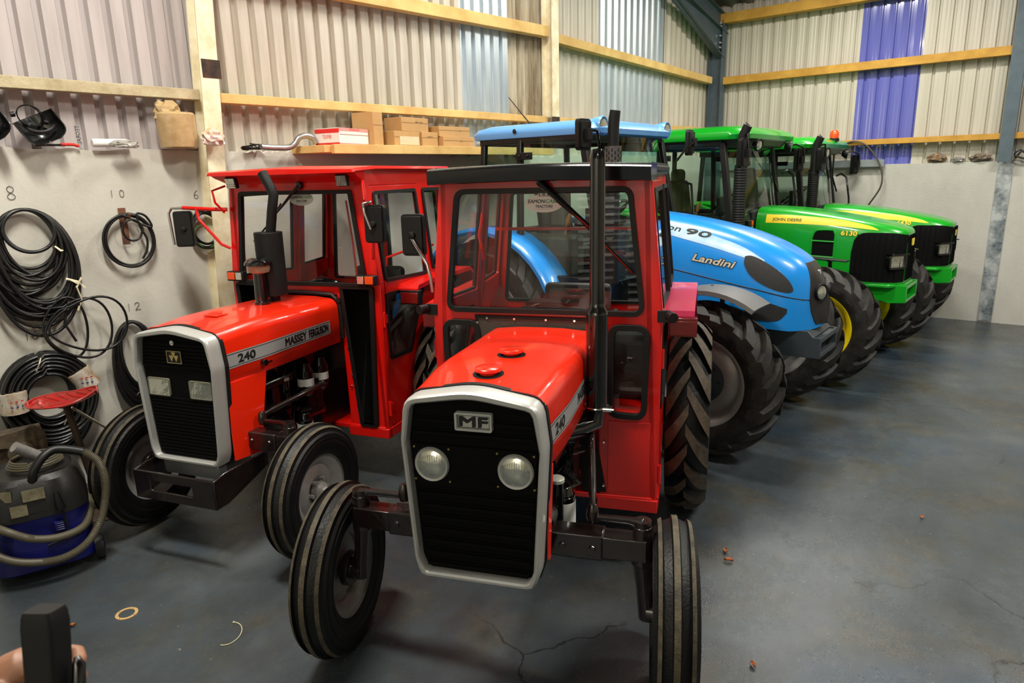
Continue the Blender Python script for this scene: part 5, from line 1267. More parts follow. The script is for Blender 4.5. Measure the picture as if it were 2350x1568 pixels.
# big coil under the pencilled 8
loops = []
for i in range(26):
    t = i/25; loops.append((.125+.125*min(1, t*1.3)+rnd.uniform(-.012, .012), .24+.66*t+rnd.uniform(-.03, .03)))
random.Random(2).shuffle(loops)
t8 = coil(9.60, 1.965, loops, .0115, .03, .022)
c8 = one(t8, 'hose_coil', HOSE, 'thick drooping coil of black hose hung under the pencilled 8', 'hose', smooth=60)
for (s, z, rot, l) in ((9.47, 1.72, .9, .05), (9.44, 1.50, -.8, .13)):
    mb = MB(); mb.tube([WL(s, z, .10), WL(s-l*.5, z-.03, .115), WL(s-l*.8, z-l*.6, .11)], [.009, .012, .006], 6, ry=.5); mb.build('cord_tie', TIE, c8)
mb = MB(); P = []
for i, (cx, cz, a, b) in enumerate(((9.50, 1.17, .13, .20), (9.42, 1.15, .20, .20), (9.36, 1.17, .24, .18))):
    for k in range(44):
        an = PI*.62-2*PI*k/44; P.append(WL(cx+.06*0-a*math.cos(an), cz+b*math.sin(an)+.03*math.sin(an*2), .125+.008*i+.008*math.sin(an*2)))
mb.tube(P+[WL(9.46, 1.35, .12), WL(9.50, 1.2, .12), WL(9.45, 1.07, .12)], .0085, 8)
lh = one(mb, 'hose_coil', HOSE, 'thin black hose in wide loose loops beside the pencilled 16', 'hose', smooth=60)
mb = MB(); mb.tube([WL(9.43, 1.50, .12), WL(9.39, 1.46, .15), WL(9.36, 1.50, .14), WL(9.40, 1.44, .15), WL(9.38, 1.36, .14), WL(9.41, 1.28, .13)], .008, 6, ry=.5); mb.build('cord_tie', TIE, lh)
# small coil under the 10 with its plate
P = []
for i, (a, b, dz) in enumerate(((.165, .19, 0), (.155, .175, .005), (.17, .185, 0))):
    n = 48
    for k in range(n): an = PI/2+2*PI*k/48; P.append(WL(8.985+a*math.cos(an)+.006*i, 1.715+b*math.sin(an), .05+.007*i))
mb = MB(); mb.tube(P+spline([P[-1], WL(8.845, 1.80, .075), WL(8.868, 1.88, .08), WL(8.93, 1.90, .085), WL(8.915, 1.80, .085), WL(8.885, 1.72, .085), WL(8.895, 1.64, .08), WL(8.93, 1.58, .075)], 6)[1:], .0085, 8)
one(mb, 'hose_coil', HOSE, 'small coil of black hose hung under the pencilled 10', 'hose', smooth=60)
mb = MB(); mb.tube([WL(8.985+.065*math.cos(a)-.01, 1.79+.075*math.sin(a), .075+.003*a) for a in [PI*.8+2*PI*1.15*k/30 for k in range(31)]], .008, 8)
one(mb, 'hose_offcut', HOSE, 'short curled black hose end inside the small coil under the 10', 'hose', smooth=60)
mb = MB(); mb.plate(rp(rect(8.972, 1.69, 9.022, 1.945), .004, 2), [], lambda u, v, w: WL(u, v, w), .005); mb.cyl(WL(8.985, 1.885, 0), WL(8.985, 1.885, .11), .009, n=10); mb.cyl(WL(8.985, 1.885, .105), WL(8.985, 1.905, .115), .009, n=10)
one(mb, 'coil_hanger', mat('rusty_plate', srgb(120, 72, 50), .8, col2=srgb(92, 66, 52), vscale=12), 'rusty steel plate hanger on the wall under the pencilled 10', 'hanger')
# coil behind the far mirror
P = []
for i in range(8):
    a = .105+.003*(i % 4)+rnd.uniform(-.01, .01); ox, oz = rnd.uniform(-.012, .012), rnd.uniform(-.015, .01)
    for k in range(34): an = PI/2+2*PI*k/34; P.append(WL(8.44+a*math.cos(an)+ox, 1.76+(a+.02)*math.sin(an)+oz, .04+.006*i))
mb = MB(); mb.tube(P+[WL(8.36, 1.86, .07), WL(8.345, 1.70, .05), WL(8.335, 1.40, .03), WL(8.35, .85, .03)], .0075, 7)
c6 = one(mb, 'hose_coil', HOSE, 'coil of thin black hose under the pencilled 6, behind the side mirror', 'hose', smooth=60)
mb = MB(); mb.tube([WL(8.45+.095*math.cos(a), 1.71+.09*math.sin(a)*(1+.1*math.sin(3*a)), .085+.004*math.sin(5*a)) for a in [-PI*.95+PI*2.9*k/50 for k in range(51)]], .003, 6)
mb.build('green_wire', mat('green_wire_plastic', srgb(70, 130, 62), .3), c6)
# wrapped heavy coil leaning on the wall by the 16
P = []
for i in range(30):
    lay = i % 6; a = .145+.024*lay+rnd.uniform(-.006, .006); low = .10*(i/29)*rnd.random()
    ox = rnd.uniform(-.006, .006); oo = .04+.022*(i//6)+rnd.uniform(-.004, .004)
    for k in range(42):
        an = PI/2+2*PI*k/42; z = .735+a*1.05*math.sin(an)-(low+.14*(i % 5 == 0))*max(0, -math.sin(an))
        P.append(WL(9.655+a*math.cos(an)*(1+.06*max(0, -math.sin(an)))+ox, z, oo+.02*max(0, -math.sin(an))))
mb = MB(); mb.tube(P, .0135, 6)
c16 = one(mb, 'hose_coil', HOSE, 'heavy coil of black hose with printed wrappers, under the pencilled 16', 'hose', smooth=60)
WRAP = mat('printed_wrapper', srgb(206, 200, 188), .45, col2=srgb(150, 118, 84), vscale=9)
for (s, z, rot) in ((9.86, .735, 0), (9.445, .80, -.45)):
    mb = MB(); band(mb, s, z, .02, .18, .165, .14, rot); w_ = mb.build('wrapper', WRAP, c16, smooth=60)
    for k, (col, nm) in enumerate(((srgb(190, 40, 36), 'print_red'), (srgb(30, 40, 110), 'print_blue'))):
        mb = MB()
        for j in range(3): mb.box(WL(s+.03-.03*j, z+.02-.035*k, .187), (.012, .006, .008))
        mb.build('printed_marks', mat(nm, col, .6), w_)
for (s, z, dx) in ((9.60, .575, .03), (9.70, .975, .0)):
    mb = MB(); mb.tube([WL(s-.02, z+.03, .16), WL(s, z, .19), WL(s+.02, z-.05, .17)], .006, 6, ry=.5); mb.build('cord_tie', TIE, c16)
# tall coil behind the front wheel
loops = [(.10+.012*(i % 6)+rnd.uniform(-.006, .006), .44+.05*(i % 6)+rnd.uniform(-.02, .02)) for i in range(20)]
mb = coil(9.07, 1.13, loops, .012, .03, .012)
c4 = one(mb, 'hose_coil', HOSE, 'tall coil of black hose behind the front wheel of the wallside red tractor', 'hose', smooth=60)
mb = MB(); mb.tube([WL(9.13, .60, .13), WL(9.08, .66, .15), WL(9.06, .60, .16), WL(9.06, .50, .15)], .007, 6, ry=.4); mb.tube([WL(9.08, .66, .15), WL(9.04, .58, .16), WL(9.03, .52, .15)], .006, 6, ry=.4); mb.build('white_strap', mat('white_strap', srgb(214, 212, 202), .5), c4)
# pale stick
mb = MB(); mb.cyl((1.49, 4.83, .725), (1.80, 5.1, .40), .009, n=10)
one(mb, 'stick', mat('weathered_white_stick', srgb(196, 188, 164), .7, var=.3, vscale=30), 'thin whitish stick slanting behind the red stool', 'stick')
# vacuum cleaner
V = thing('vacuum_cleaner', 'blue and black workshop vacuum cleaner with a ribbed grey hose', 'vacuum cleaner', (1.09, 4.33, 0), rz=math.radians(-108))
# local +x looks at the camera
VB = mat('deep_blue_plastic', srgb(12, 16, 96), .4, var=.2); VK = mat('vacuum_black_plastic', srgb(24, 23, 22), .5, var=.2, bump=.1)
def rr_ring(a, b, z, r, dx=0): return [Vector((x+dx, y, z)) for x, y in rp([(-a, -b), (a, -b), (a, b), (-a, b)], r, 6)]
mb = MB(); mb.loft([rr_ring(.20, .22, .05, .10), rr_ring(.225, .24, .07, .12), rr_ring(.22, .235, .2, .14), rr_ring(.205, .225, .30, .14), rr_ring(.215, .235, .325, .15), rr_ring(.215, .235, .37, .15)]); mb.build('tank', VB, V, smooth=40)
mb = MB(); mb.loft([rr_ring(.222, .24, .365, .15), rr_ring(.22, .238, .45, .16), rr_ring(.20, .215, .56, .16), rr_ring(.17, .19, .585, .15), rr_ring(.165, .185, .57, .15), rr_ring(.05, .05, .565, .04)])
hd = mb.build('motor_head', VK, V, smooth=40)
mb = MB()
for k in range(5): mb.box((.212-.004*k, -.01, .40+.014*k), (.02, .11, .005), (0, -.1, 0))
mb.build('vent_slots', FLATBLK, hd)  # solid black bars, the shade of the slots as colour
for k, (y, z, w_, h) in enumerate(((-.135, .515, .085, .055), (-.0, .505, .10, .06), (-.075, .43, .075, .06))):
    mb = MB(); R = Euler((0, -.1, -.0 if abs(y) < .1 else -.5)).to_matrix(); c = Vector((.222 if abs(y) < .1 else .195, y, z)); mb.box(c, (.006, w_, h), R); mb.build('sticker', mat('grubby_sticker', srgb(118, 112, 86), .6, col2=srgb(84, 76, 56), vscale=18), hd)
for y in (-.15, .09):
    mb = MB(); mb.box((.225, y, .30), (.03, .05, .055))
    for k in range(4): mb.box((.243, y, .282+.012*k), (.006, .04, .005))
    mb.build('tank_clip', VB, V, bevel=.008)
mb = MB(); mb.tube([(.235, .10, .50), (.245, .105, .44), (.24, .11, .40)], [.012, .02, .024], 12); mb.tube([(.24, .11, .40), (.245, .12, .30), (.235, .11, .22), (.23, .02, .20)], .007, 6); mb.build('plug', BLK, V)
mb = MB(); mb.tube([Vector((-.03+.12*math.cos(a)*(1-.05*k_), .02+.13*math.sin(a)*(1-.05*k_), .60+.01*k_)) for k_ in range(4) for a in [2*PI*j/24 for j in range(24)]], .008, 6); mb.build('coiled_flex', mat('olive_flex', srgb(70, 66, 50), .5), V)
for s in (-1, 1):
    mb = MB(); c = Vector((.13 if s > 0 else -.1, s*.25, .075)); mb.lathe([(.045, -.025), (.07, -.022), (.074, 0), (.07, .022), (.045, .025)], c, (0, 1, 0), 28); w_ = mb.build('castor_wheel', RUB, V); mb = MB(); mb.lathe([(0, .012*s), (.046, .012*s), (.05, .022*s), (.02, .03*s), (0, .03*s)], c, (0, 1, 0), 24); mb.build('wheel_cap', VB, w_)
VI = Matrix.Translation((1.09, 4.33, 0)) @ Matrix.Rotation(math.radians(-108), 4, 'Z'); VI.invert()
HP = [(1.28, 4.10, .67), (1.335, 4.07, .60), (1.35, 4.05, .49), (1.33, 4.05, .365), (1.28, 4.04, .25), (1.195, 4.03, .165), (1.09, 4.03, .134), (.987, 4.06, .141), (.875, 4.12, .18), (.80, 4.20, .25), (.80, 4.30, .33), (.83, 4.22, .37), (.878, 4.12, .348), (.965, 4.075, .285), (1.084, 4.05, .25), (1.215, 4.08, .25), (1.30, 4.20, .30), (1.32, 4.32, .36), (1.28, 4.42, .45)]
hp = [VI @ p for p in spline(HP, 24)]
mb = MB(); mb.tube(hp, [.0225 if i % 2 else .0195 for i in range(len(hp))], 12); mb.build('suction_hose', mat('ribbed_hose_grey', srgb(84, 78, 62), .5, var=.3, vscale=5), V, smooth=60)
mb = MB(); mb.tube([VI @ p for p in spline([(1.04, 4.16, .56), (1.05, 4.15, .62), (1.10, 4.16, .675), (1.16, 4.17, .70), (1.22, 4.15, .69), (1.285, 4.10, .665)], 6)], .024, 12); mb.build('hose_handle', BLK, V, smooth=60)
mb = MB(); mb.cyl((1.035, 4.35, .72), (1.17, 4.36, .60), .03, n=20)
one(mb, 'foil_tube', mat('grey_foil', srgb(150, 148, 146), .4, metal=.4, var=.4, vscale=14), 'grey tube lying across the top of the vacuum cleaner', 'tube')
# red seat stool
S = thing('stool', 'red perforated tractor seat on a rusty post behind the vacuum cleaner', 'stool', (1.46, 4.72, 0))
def seatz(u, v): # u along the length -1..1, v across
    return .025*abs(v)**2.2+.055*max(0, u-.15)**1.5+(.05*math.exp(-((u+.62)/.16)**2-(v/.28)**2))
mb = MB(); nu, nv = 26, 22; vs = []; idx = {}; fs = []
def seatp(i, j, t):
    a = i/nu*2-1; b = j/nv*2-1
    hw_ = .165*math.sqrt(max(.02, 1-abs(a)**3.2))*(1 if a > -.3 else 1-.18*(-.3-a))
    return Vector((a*.19, b*hw_, .80+seatz(a, b)+t))
for i in range(nu):
    for j in range(nv):
        a = (i+.5)/nu*2-1; b = (j+.5)/nv*2-1
        hole = abs(b) > .28 and abs(b) < .9 and (j*1+i) % 4 in (0,) and abs(a) < .88 and (abs(a) > .12 or abs(b) > .4)
        if hole: continue
        q = [(i, j), (i+1, j), (i+1, j+1), (i, j+1)]; mb.add([seatp(x, y, 0) for x, y in q]+[seatp(x, y, -.006) for x, y in q], [(0, 1, 2, 3), (7, 6, 5, 4), (0, 1, 5, 4), (1, 2, 6, 5), (2, 3, 7, 6), (3, 0, 4, 7)])
rim_ = [seatp(i, 0, 0) for i in range(nu+1)]+[seatp(nu, j, 0) for j in range(1, nv+1)]+[seatp(i, nv, 0) for i in range(nu-1, -1, -1)]+[seatp(0, j, 0) for j in range(nv-1, 0, -1)]
mb.tube(rim_, .007, 6, closed=True)
so = mb.build('seat_pan', mat('worn_red_paint', srgb(178, 24, 22), .35, col2=srgb(140, 60, 52), vscale=16, coat=.3), S, smooth=50)
so.rotation_euler = (0, 0, math.radians(-32)); so.location = (-.05, -.02, 0)
mb = MB(); mb.cyl((-.03, -.0, .77), (-.03, 0, .80), .045, n=18); mb.cyl((-.03, 0, .78), (.07, .0, .02), .021, n=14); mb.build('post', mat('rusty_brown_pipe', srgb(70, 52, 40), .7, var=.3), S)
mb = MB(); mb.lathe([(0, 0), (.15, 0), (.15, .01), (.03, .03), (0, .03)], (.07, 0, 0), n=28); mb.build('base_plate', MATS['rusty_brown_pipe'], S)
# gearbox casting
G = thing('casting', 'grimy cast metal housing behind the vacuum cleaner, left of the red stool', 'casting', (1.17, 4.92, 0), rz=-.2)
CAST = mat('grimy_cast_iron', srgb(58, 50, 42), .6, col2=srgb(92, 78, 58), vscale=10, bump=.5, bscale=20)
mb = MB(); mb.plate([(-.17, 0), (.17, 0), (.17, .60), (.12, .66), (-.17, .63)], [circle(-.06, .50, .06, 18), circle(.09, .40, .04, 16), rp(rect(-.12, .1, .05, .36), .03, 4)], lambda u, v, w: (u, w, v), .05, -.06); mb.plate([(-.16, 0), (.16, 0), (.16, .62), (-.16, .62)], [], lambda u, v, w: (u, w, v), .16, -.02); gb = mb.build('housing', CAST, G, bevel=.008)
mb = MB(); mb.lathe([(.055, 0), (.07, -.03), (.03, -.04), (0, -.045)], (.03, -.06, .52), (0, 1, 0), 22); mb.build('bearing_boss', CAST, G)
screws('casting_bolt', [(x, -.062, z) for x, z in ((-.13, .58), (.13, .58), (.13, .45), (.13, .30), (-.14, .42))], (0, -1, 0), .011, CAST, G)
# welding helmets
def helmet(s, z, o, rz, label, back=0):
    H = thing('welding_helmet', label, 'welding helmet', WL(s, z, o), 'welding helmets on the wall top', rz)
    mb = MB(); g = []; ax_ = Vector((.075, -.03, -.14)); sd_ = Vector((.10, 0, .045)).normalized(); bk = Vector((-.15, .95, -.1)).normalized()
    for k in range(13):
        t = k/12; cen = Vector((-.02, .0, .165))+ax_*t*1.08; w_ = .118*math.sqrt(max(.02, 1-max(0, (t-.62)/.42)**2.2)); d = (.085-.015*t)*math.sqrt(max(.03, 1-max(0, (t-.70)/.32)**2))
        g.append([cen+sd_*(w_*math.sin(a))+bk*(d*math.cos(a))-Vector((0, .02, 0))*abs(math.sin(a)) for a in [-1.75+3.5*j/18 for j in range(19)]])
    mb.grid(g); g2 = [[p+Vector((0, -.004, .001)) for p in r] for r in g]; mb.grid(g2)
    ed = lambda G: [G[0][j] for j in range(19)]+[G[i][18] for i in range(1, 13)]+[G[12][j] for j in range(17, -1, -1)]+[G[i][0] for i in range(11, 0, -1)]
    mb.loft([ed(g), ed(g2)], cap=False); mb.tube(ed(g), .0035, 5, closed=True)
    sh = mb.build('shell', mat('helmet_black', srgb(20, 21, 21), .3, coat=.2), H, smooth=50)
    mb = MB(); mb.box((.02, .045, .085), (.10, .012, .05), (.2, .25, 0)); mb.build('visor_window', FLATBLK, sh)
    for nm, pts, w_ in (('head_band', [(-.035+.075*math.cos(a)+.015*math.sin(a), -.02+.05*math.cos(a), .165+.062*math.sin(a)-.02*math.cos(a)) for a in [2*PI*k/28 for k in range(28)]], .011), ('crown_band', [(-.03+.07*math.cos(a), .0, .175+.055*math.sin(a)) for a in [PI*k/18 for k in range(19)]], .008), ('brow_band', [(.01+.085*math.cos(a), -.02, .12-.05*math.sin(a)) for a in [PI*k/18 for k in range(19)]], .010)):
        mb = MB(); mb.tube(pts, w_, 8, closed=nm == 'head_band', ry=.25, up=(0, 1, 0) if nm != 'brow_band' else (0, 0, 1)); mb.build(nm, BLK, H, smooth=50)
    for sx in (-1, 1): mb = MB(); mb.cyl((-.035+sx*.075, -.01, .155-sx*.02), (-.035+sx*.098, -.01, .150-sx*.02), .016, n=14); mb.build('pivot_knob', BLK, H)
    return H
helmet(9.455, 2.375, .12, -AL, 'black welding helmet lying open beside the red handled tool')
helmet(9.735, 2.375, .12, -AL-.35, 'black welding helmet cut off by the left edge of the photo')
mb = MB(); mb.tube([WL(9.44, 2.372, .03), WL(9.34, 2.372, .03)], .006, 8); mb2 = MB(); 
RT = thing('hand_tool', 'tool with a red plastic grip lying on the wall top', 'tool', WL(9.30, 2.372, .03))
IV = lambda p: Vector(p)-WL(9.30, 2.372, .03)
mb = MB(); mb.cyl(IV(WL(9.46, 2.370, .04)), IV(WL(9.315, 2.372, .03)), .007, n=10); mb.build('shaft', BLKM, RT)
mb = MB(); mb.tube([IV(WL(9.315, 2.374, .03)), IV(WL(9.30, 2.376, .03)), IV(WL(9.24, 2.376, .03)), IV(WL(9.215, 2.368, .03)), IV(WL(9.212, 2.36, .03))], [.009, .011, .010, .012, .008], 10); mb.build('red_grip', mat('red_grip_plastic', srgb(205, 40, 30), .35), RT)
mb = MB(); mb.cyl(WL(9.13, 2.388, .04), WL(8.90, 2.391, .04), .028, n=24)
one(mb, 'paper_roll', WHT, 'white roll lying on the wall top left of the taped parcel', 'roll', bevel=.006)
def crumple(c, sx, sy, sz, seed, n=3):
    r_ = random.Random(seed); bm = bmesh.new(); bmesh.ops.create_icosphere(bm, subdivisions=n, radius=1)
    for v in bm.verts:
        k = 1+r_.uniform(-.22, .22); v.co = Vector((v.co.x*sx*k, v.co.y*sy*k, max(-.8, v.co.z)*sz*k))+Vector(c)
    mb = MB(); mb.v = [tuple(v.co) for v in bm.verts]; mb.f = [tuple(v.index for v in f.verts) for f in bm.faces]; mb.m = [0]*len(mb.f); bm.free(); return mb
o = one(crumple(WL(8.95, 2.378, .125), .09, .035, .028, 5), 'plastic_bag', mat('clear_crumpled_plastic', srgb(200, 198, 190), .15, trans=.5), 'crumpled clear plastic bag against the white roll', 'bag', smooth=25)
# taped parcel
PA = mat('brown_packing_tape', srgb(186, 158, 114), .28, col2=srgb(160, 130, 88), vscale=6, coat=.5, bump=.6, bscale=14)
r_ = random.Random(9); mb = MB(); rings = []; n = 28
for h, r0 in ((0, .115), (.01, .13), (.08, .134), (.16, .138), (.235, .140), (.25, .128)):
    rings.append([WL(8.585, 2.352+h, .13)+Vector(((r0*(1+r_.uniform(-.02, .02)))*math.cos(2*PI*k/n), (r0*.85*(1+r_.uniform(-.02, .02)))*math.sin(2*PI*k/n), 0)) for k in range(n)])
mb.loft(rings); mb.add([Vector(v)+Vector((0, 0, 0)) for v in []], [])
pc_ = crumple(WL(8.64, 2.60, .13), .095, .075, .08, 14).build('parcel_top', PA, smooth=25)
pc_.parent = one(mb, 'parcel', PA, 'lumpy bundle wrapped in brown tape on top of the wall beside the cream post', 'parcel', smooth=25)
one(crumple(WL(8.37, 2.43, .23), .085, .055, .065, 4), 'small_bundle', mat('clear_tape_wrap', srgb(206, 172, 130), .2, col2=srgb(236, 232, 228), vscale=7, coat=.5), 'small bundle in clear tape between the brown parcel and the post', 'bundle', smooth=25)
# wiring, pipe and shelf
W_ = thing('wiring', 'tangle of small black wires and clips on the wall top', 'wiring', WL(8.0, 2.345, .05))
mb = MB(); r_ = random.Random(4); P = [Vector((r_.uniform(-.11, .11), r_.uniform(-.03, .03), .012+r_.uniform(0, .05))) for _ in range(16)]; mb.tube(spline(P, 6), .004, 5); mb.build('wires', BLK, W_)
mb = MB(); mb.box((.05, 0, .02), (.11, .04, .02), (0, 0, .1)); mb.build('connector_strip', BLK, W_, bevel=.003)
mb = MB(); mb.box((-.04, 0, .02), (.05, .03, .03), (.2, 0, .1)); mb.build('clip', BLK, W_, bevel=.003)
mb = MB(); mb.tube(spline([WL(7.93, 2.375, .10), WL(7.82, 2.37, .10), WL(7.70, 2.372, .11), WL(7.64, 2.40, .12), WL(7.60, 2.45, .13), WL(7.54, 2.468, .14), WL(7.48, 2.45, .15), WL(7.455, 2.41, .15)], 6), [.024]*43, 14)
one(mb, 'bent_pipe', ALU, 'bent silver pipe lying beside the red and white box', 'pipe', smooth=60)
SH = thing('shelf', 'timber plank shelf carrying the boxes, fixed along the left wall', 'shelf', WL(6.4, 2.3, .2))
SI = WL(6.4, 2.3, .2)
mb = MB()
vs = [WL(7.60, 2.325, .0)-SI, WL(7.52, 2.325, .37)-SI, WL(4.6, 2.325, .37)-SI, WL(4.6, 2.325, .0)-SI]
mb.add(vs+[v+Vector((0, 0, .06)) for v in vs], [(0, 1, 2, 3), (4, 5, 6, 7), (0, 1, 5, 4), (1, 2, 6, 5), (2, 3, 7, 6), (3, 0, 4, 7)]); mb.build('shelf_board', WOOD, SH, bevel=.003)
mb = MB(); mb.beam(WL(7.46, 2.352, .40)-SI, WL(4.6, 2.352, .40)-SI, .045, .075, (0, 0, 1)); mb.build('front_batten', WOOD, SH, bevel=.003)
def cbox(s0, s1, z0, h, o0, dep, rz, label, m=CARD, lab=None, tape=False):
    c = WL((s0+s1)/2, z0, o0+dep/2); B = thing('cardboard_box', label, 'box', c, 'boxes on the shelf', -AL*0+math.atan2(WU.y, WU.x)+PI+rz)
    w_ = abs(s0-s1)
    mb = MB(); mb.box((0, 0, h/2), (w_, dep, h)); b = mb.build('carton', m, B, bevel=.003)
    # local -y faces the room after the half turn
    mb = MB(); mb.box((0, -dep/2+.0-.0008, h*.62), (w_*.98, .0012, .004)); mb.build('flap_shadow_line', mat('card_shadow_line', srgb(140, 104, 64), .8), b)  # darker strip painted on for the shade along the flap
    return B, b, w_, dep, h
ZS = 2.386
def scrawl(B, txt, x, z, w_, h, y):
    mb = MB(); put_text(mb, txt, lambda u, v, q=0: (u, y-.0012-q, v), w_, h, x, z, slant=.3); mb.build('pen_marking', INK, B, smooth=0, recalc=False)
B, b, w_, d_, h_ = cbox(7.41, 7.02, ZS, .14, .06, .26, .28, 'white carton with red bands, first box on the left of the shelf', mat('white_carton', srgb(232, 224, 222), .6))
for y, lo, hi, cl in ((-d_/2-.0015, .115, .14, 'red_band_pale'), (-d_/2-.0015, 0, .018, 'red_band_pale')):
    mb = MB(); mb.b2((-w_/2+.0, y, lo), (w_/2, y+.001, hi)); mb.build('colour_band', mat(cl, srgb(236, 150, 144), .6), b)  # paler red than the bands on the end face
for lo, hi in ((.10, .135), (0, .022)):
    mb = MB(); mb.b2((-w_/2-.0015, -d_/2, lo), (-w_/2-.0005, d_/2, hi)); mb.build('colour_band', mat('red_band', srgb(214, 44, 40), .6), b)
mb = MB(); put_text(mb, 'TEXPER', lambda u, v, q=0: (-w_/2-.002-q, -u, v), .10, .03, -.05, .055); mb.build('carton_word', MATS['red_band'], b, smooth=0, recalc=False)
mb = MB(); put_text(mb, 'TEXPLOR', lambda u, v, q=0: (u, -d_/2-.003-q, v), .14, .014, -.07, .121); mb.build('carton_word', MATS['red_band'], b, smooth=0, recalc=False)
cbox(7.00, 6.87, ZS, .29, .06, .24, .25, 'tall narrow cardboard box standing behind the red and white carton')
B, *_ = cbox(6.76, 6.43, ZS, .135, .08, .22, .10, 'cardboard box with shiny tape, lowest beside the tall narrow box'); scrawl(B, 'puma', .02, .06, .05, .02, -.11)
mb = MB(); mb.b2((-.10, -.113, .015), (.15, -.111, .09)); mb.build('clear_tape', mat('shiny_clear_tape', srgb(214, 196, 160), .12, coat=.8, bump=.6, bscale=20), B)
B, *_ = cbox(6.66, 6.30, ZS+.136, .125, .06, .22, .12, 'cardboard box on top of the two lower middle boxes'); scrawl(B, 'filter put', .0, .075, .10, .018, -.11)
B, *_ = cbox(6.415, 6.21, ZS, .135, .08, .22, .05, 'small cardboard box under the upper box, right of the taped one'); scrawl(B, 'padera', -.04, .08, .07, .02, -.11)
B, *_ = cbox(6.19, 5.76, ZS, .098, .10, .24, .04, 'flat cardboard box at the right end of the shelf, lower of two'); scrawl(B, 'b', .02, .05, .02, .012, -.12)
B, *_ = cbox(6.20, 5.79, ZS+.099, .095, .07, .24, .0, 'flat cardboard box at the right end of the shelf, upper of two'); scrawl(B, 'c', .06, .05, .02, .012, -.12)
mb = MB(); mb.box((0, 0, .01), (.12, .10, .02), (0, .1, .3)); mb.box((.03, 0, .04), (.10, .08, .015), (.2, .4, .2)); mb.tube([(-.05, 0, .02), (0, .02, .05), (.05, -.02, .03)], .008, 6)
o = one(mb, 'metal_scraps', GALV, 'loose metal scraps on the shelf behind the blue cab', 'scrap', loc=tuple(WL(5.55, ZS+.012, .25)))
# back wall items
r1 = crumple((11.15, 1.43, 2.19), .05, .11, .055, 21); o = one(r1, 'torn_packing', mat('brown_paper_scrap', srgb(150, 116, 78), .5, col2=srgb(60, 54, 46), vscale=10), 'crumpled brown packing, leftmost scrap on the back wall top', 'packing', smooth=20)
r1 = crumple((11.15, 1.18, 2.165), .05, .08, .035, 22); o = one(r1, 'plastic_scrap', mat('grey_film', srgb(150, 146, 138), .2, trans=.3), 'low grey plastic scrap between two bundles on the back wall top', 'plastic', smooth=20)
r1 = crumple((11.15, .93, 2.18), .06, .12, .05, 23); o = one(r1, 'plastic_bundle', mat('dark_film_bundle', srgb(126, 110, 90), .3, col2=srgb(60, 54, 50), vscale=8), 'clear plastic bundle with a dark strap beside the steel post', 'bundle', smooth=20)
mb = MB(); mb.tube(spline([(11.06, 2.65, 2.38), (11.02, 2.57, 2.43), (11.0, 2.43, 2.456), (11.0, 2.28, 2.39), (11.0, 2.13, 2.20), (11.0, 2.05, 2.0), (11.0, 2.055, 1.81), (11.05, 2.18, 1.59), (11.12, 2.22, 1.54)], 8), .0115, 8)
one(mb, 'bent_hose', mat('grey_brown_hose', srgb(72, 66, 58), .5), 'dark hose arching over the back wall behind the farthest tractor', 'hose', smooth=60)
mb = MB(); mb.tube(spline([(11.06, .55, 2.16), (11.05, .48, 2.25), (11.05, .36, 2.2), (11.05, .42, 2.15), (11.05, .56, 2.2), (11.05, .50, 2.26), (11.05, .38, 2.15), (11.05, .3, 2.17)], 6), .012, 8)
one(mb, 'cable_coil', HOSE, 'black cable heap on the back wall top right of the steel post', 'cable', smooth=60)
# things on the floor
mb = MB(); mb.plate(circle(0, 0, .052, 40), [circle(0, 0, .037, 40)]+[circle(.0445*math.cos(a), .0445*math.sin(a), .0035, 8) for a in (.4, 1.97, 3.54, 5.11)], lambda u, v, w: (u, v, w+.001), .0015)
one(mb, 'gasket', mat('paper_gasket', srgb(186, 150, 96), .7), 'tan paper ring gasket on the floor in front of the wallside tractor', 'gasket', loc=(1.136, 3.441, 0), smooth=0)
mb = MB(); mb.tube([(.06*math.cos(a)-.0, .085*math.sin(a), .004) for a in [-1.9+3.3*k/20 for k in range(21)]], .0025, 5); mb.box((.06*math.cos(1.4), .085*math.sin(1.4), .005), (.010, .008, .006))
one(mb, 'cable_tie', mat('cream_nylon', srgb(206, 200, 166), .4), 'used cream cable tie curled on the floor', 'cable tie', loc=(1.36, 2.87, 0), rz=None) if False else tag(mb.build('cable_tie', mat('cream_nylon', srgb(206, 200, 166), .4), loc=(1.36, 2.87, 0), rot=(0, 0, -.7)), 'used cream cable tie curled on the floor left of the nearest wheel', 'cable tie')
LEAF = mat('dry_leaf', srgb(176, 100, 48), .7, var=.3, vscale=40)
def leaf(x, y, sc, rz, label, seed):
    r_ = random.Random(seed); g = []
    for i in range(7):
        t = i/6; w_ = .5*math.sin(PI*min(1, t*1.02+.01))**.7*(1+r_.uniform(-.15, .15)); g.append([Vector((t-.5, w_*k*.5, .12+.25*abs(k)*(1+r_.uniform(-.3, .3))+.1*math.sin(3*t)))*sc for k in (-1, -.5, 0, .5, 1)])
    mb = MB(); mb.grid(g); mb.grid([[p+Vector((0, 0, -.0008)) for p in r] for r in g]); tag(mb.build('dry_leaf', LEAF, loc=(x, y, .0), rot=(0, 0, rz), smooth=50, recalc=False), label, 'leaf', 'dry leaves on the floor')
leaf(3.443, 1.245, .045, .4, 'dry leaf on the floor, farther of the pair beside the front wheel', 1)
leaf(3.357, 1.194, .05, 1.9, 'dry leaf on the floor, nearer of the pair beside the front wheel', 2)
leaf(2.622, .80, .04, .9, 'dry brown leaf nearest the bottom edge, right of the front wheel', 3)
leaf(4.512, .432, .04, .2, 'small dry leaf lying alone out on the open floor', 4)
leaf(.9245, 3.549, .04, -.5, 'small curled leaf left of the paper gasket', 5)
